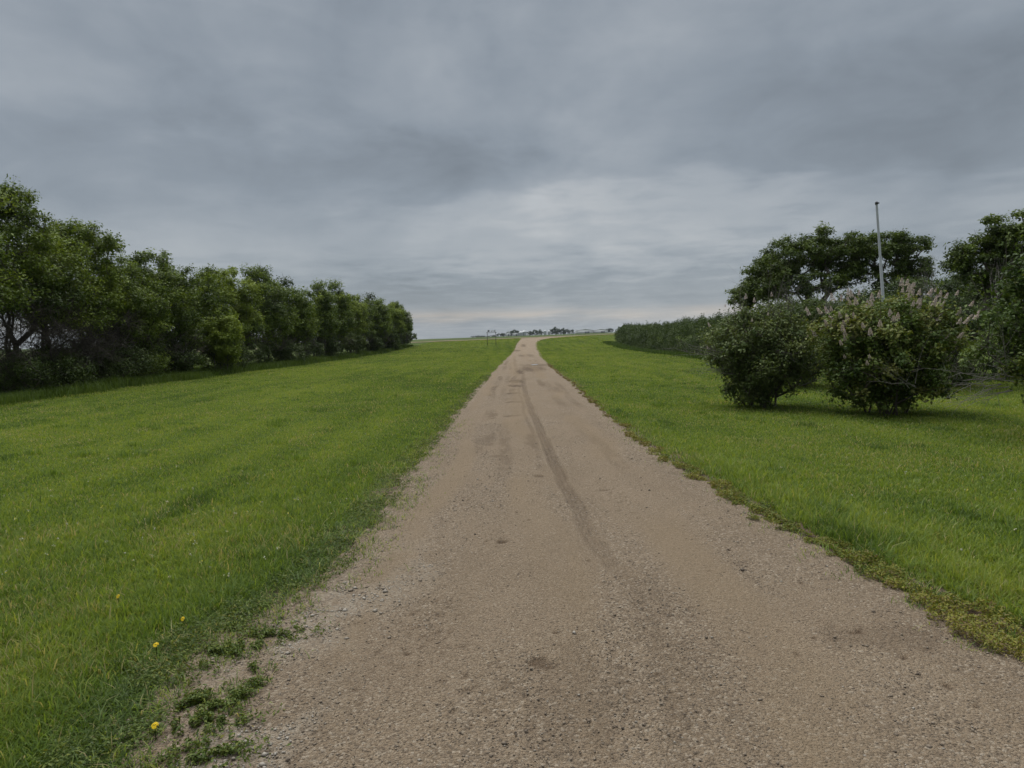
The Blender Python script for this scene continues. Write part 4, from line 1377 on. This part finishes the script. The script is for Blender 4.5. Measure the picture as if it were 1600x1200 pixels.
def shed(px0, px1, hpx, label, name='machine_shed', cat='shed', roof=M_GREYR, wall=M_WHITEW, dep=14, pitch=0.22, dy=0.0, door=True):
    x0, x1 = fx(px0), fx(px1); w = x1-x0; h = hpx*fk
    cx = (x0+x1)/2; z = fz((px0+px1)/2)
    root = empty(name, (cx, FY+dy, z-0.3), label, cat)
    hw = h*(1-pitch)
    V, F = box(0, dep/2, hw/2, w, dep, hw)
    # gable end faces the camera
    n = len(V)
    V += [(-w/2, 0, hw), (w/2, 0, hw), (0, 0, h*0.985), (-w/2, dep, hw), (w/2, dep, hw), (0, dep, h*0.985)]
    mesh_obj('wall', V, [np.array(F), np.array([(n, n+1, n+2), (n+4, n+3, n+5)])], wall, root)
    e = 0.4
    V = [(-w/2-e, -e, hw-0.1), (0, -e, h), (0, dep+e, h), (-w/2-e, dep+e, hw-0.1), (w/2+e, -e, hw-0.1), (w/2+e, dep+e, hw-0.1),
         (-w/2-e, -e, hw+0.1), (0, -e, h+0.2), (0, dep+e, h+0.2), (-w/2-e, dep+e, hw+0.1), (w/2+e, -e, hw+0.1), (w/2+e, dep+e, hw+0.1)]
    F = [(0, 1, 2, 3), (1, 4, 5, 2), (6, 9, 8, 7), (7, 8, 11, 10), (0, 6, 7, 1), (1, 7, 10, 4), (3, 2, 8, 9), (2, 5, 11, 8), (0, 3, 9, 6), (4, 10, 11, 5)]
    mesh_obj('roof', V, [F], roof, root)
    if door:
        V, F = box(0.12*w, -0.06, hw*0.36, w*0.3, 0.1, hw*0.72)
        mesh_obj('door', V, [F], M_DOOR, root)
    return root


def bin_(px, wpx, hpx, label, dy=0):
    rr = wpx*fk/2; h = hpx*fk
    root = empty('grain_bin', (fx(px), FY+dy, fz(px)-0.3), label, 'grain bin', 'grain bins of the far farm')
    prof = [(rr, 0)]
    n = 9
    for i in range(n):
        z = h*0.74*(i+0.5)/n
        prof += [(rr*(1.0 if i % 2 else 1.012), z)]
    prof += [(rr, h*0.74)]
    V, F = lathe(prof, 28); mesh_obj('wall', V, [F], M_GALV, root, smooth=True)
    V, F = lathe([(rr*1.03, h*0.73), (rr*0.12, h*0.98), (rr*0.12, h), (0.0, h)], 28); mesh_obj('roof', V, [F], M_WHITEW, root)


shed(792.5, 799, 8.0, 'narrow tall white farm building at the left of the far yard', 'white_farmhouse', 'farmhouse', pitch=0.3, dep=8)
shed(802.5, 812.5, 5.6, 'long low white building next to the rounded far grain bins', 'white_barn', 'barn', roof=M_WHITEW, dep=8, pitch=0.12)
bin_(815.5, 7, 8, 'rounded pale grain bin directly right of the long low white building')
bin_(821, 7, 9.5, 'tallest pale grain bin of the far yard, beside the first rounded bin', 4)
shed(825.5, 829, 3, 'tiny white hut right of the tallest far grain bin', 'white_hut', 'hut', roof=M_WHITEW, dep=4, door=False)
bin_(853.3, 4.6, 9, 'left one of the slim grey twin bins among the far trees')
bin_(859.6, 4.6, 8, 'right one of the slim grey twin bins among the far trees')
shed(843, 847, 2.6, 'tiny white hut in front of the far trees, left of the twin bins', 'white_hut', 'hut', roof=M_WHITEW, dep=4, door=False)
shed(893, 897, 3.6, 'small white shed left of the wide far shed', 'small_shed', 'shed', roof=M_WHITEW, dep=5, door=False)
shed(903, 928.5, 7.4, 'wide white shed with a low grey gable roof, the larger of the far pair', dep=24, pitch=0.3)
shed(931, 952.5, 6.6, 'second wide white shed with a low grey gable roof, nearest the right hedge', dep=24, pitch=0.3, dy=6)

GF = 'trees round the far farmyard'
FT = [(742, 3, 9), (750, 3.2, 9), (757, 2.6, 8), (766, 2.6, 8), (775, 3.2, 8), (783, 5, 9), (788.5, 5.2, 8), (801, 7.8, 10), (806.5, 9, 9), (812, 8, 9), (829, 6.5, 8), (834, 8, 9), (839.5, 8.5, 8), (845, 8.2, 8), (849, 7, 7),
      (865.5, 8.5, 8), (871, 10.5, 9), (876, 10, 8), (881, 8, 8), (886, 8.5, 8), (891, 7.6, 7), (898, 6.2, 6), (929.8, 5.5, 5), (955.5, 7, 6), (960, 6, 6)]
FLAB = ['first', 'second', 'third', 'fourth', 'fifth', 'sixth', 'seventh', 'eighth', 'ninth', 'tenth', 'eleventh', 'twelfth', 'thirteenth', 'fourteenth', 'fifteenth', 'sixteenth', 'seventeenth',
        'eighteenth', 'nineteenth', 'twentieth', 'twenty-first', 'twenty-second', 'twenty-third', 'twenty-fourth', 'twenty-fifth']
fsrc = []
for i, (px, hp_, wp) in enumerate(FT):
    h = hp_*fk; x = fx(px); y = FY+18+(i*7 % 11)
    if 795 < px < 815 or 828 < px < 850: y += 8
    lab = 'small dark far tree, %s from the left in the distant farm tree line' % FLAB[i]
    if i < 3:
        r = rs(700+i)
        root = empty('far_tree', (x, y, fz(px)-0.3), lab, 'tree', GF)
        cs = ell_points(r, [(0, 0, 0.5, 0.5, 0.5, 0.42), (0.22*r.randn(), 0, 0.68, 0.28, 0.28, 0.27)], 22, 0.6)
        V, F, T = clump_leaves(r, cs, 0.11+0.1*r.rand(len(cs)), 1000, 0.10, 0.7, 0.45, 0.25)
        mesh_obj('crown', V, [F], M_FAR, root, attrs=dict(tint=T))
        V, F = lathe([(0.03, -0.05), (0.02, 0.6)], 6)
        mesh_obj('trunk', V, [F], M_BARK, root)
        root.scale = (wp*fk*1.3, wp*fk*1.3, h*(1.05+0.35*((i*37) % 11)/11)); fsrc.append(root)
    else:
        copy_thing(fsrc[i % 3], (x, y, fz(px)-0.3), i*1.7, (wp*fk*1.3, wp*fk*1.3, h*(1.05+0.35*((i*37) % 11)/11)), lab, GF)


# ------------------------------------------------------------------ air
def haze():
    V, F = box(0, 1650, 22, 6500, 3560, 60)
    m = bpy.data.materials.new('haze_air'); m.use_nodes = True
    nt = m.node_tree; nt.nodes.clear()
    o = nt.nodes.new('ShaderNodeOutputMaterial'); v = nt.nodes.new('ShaderNodeVolumePrincipled')
    v.inputs['Color'].default_value = (0.82, 0.88, 0.95, 1)
    v.inputs['Density'].default_value = HAZE
    nt.links.new(v.outputs[0], o.inputs['Volume'])
    tag(mesh_obj('haze', V, [np.array(F)], m), 'thin moist air over the fields', 'haze', kind='stuff')


HAZE = 0.00008
haze()
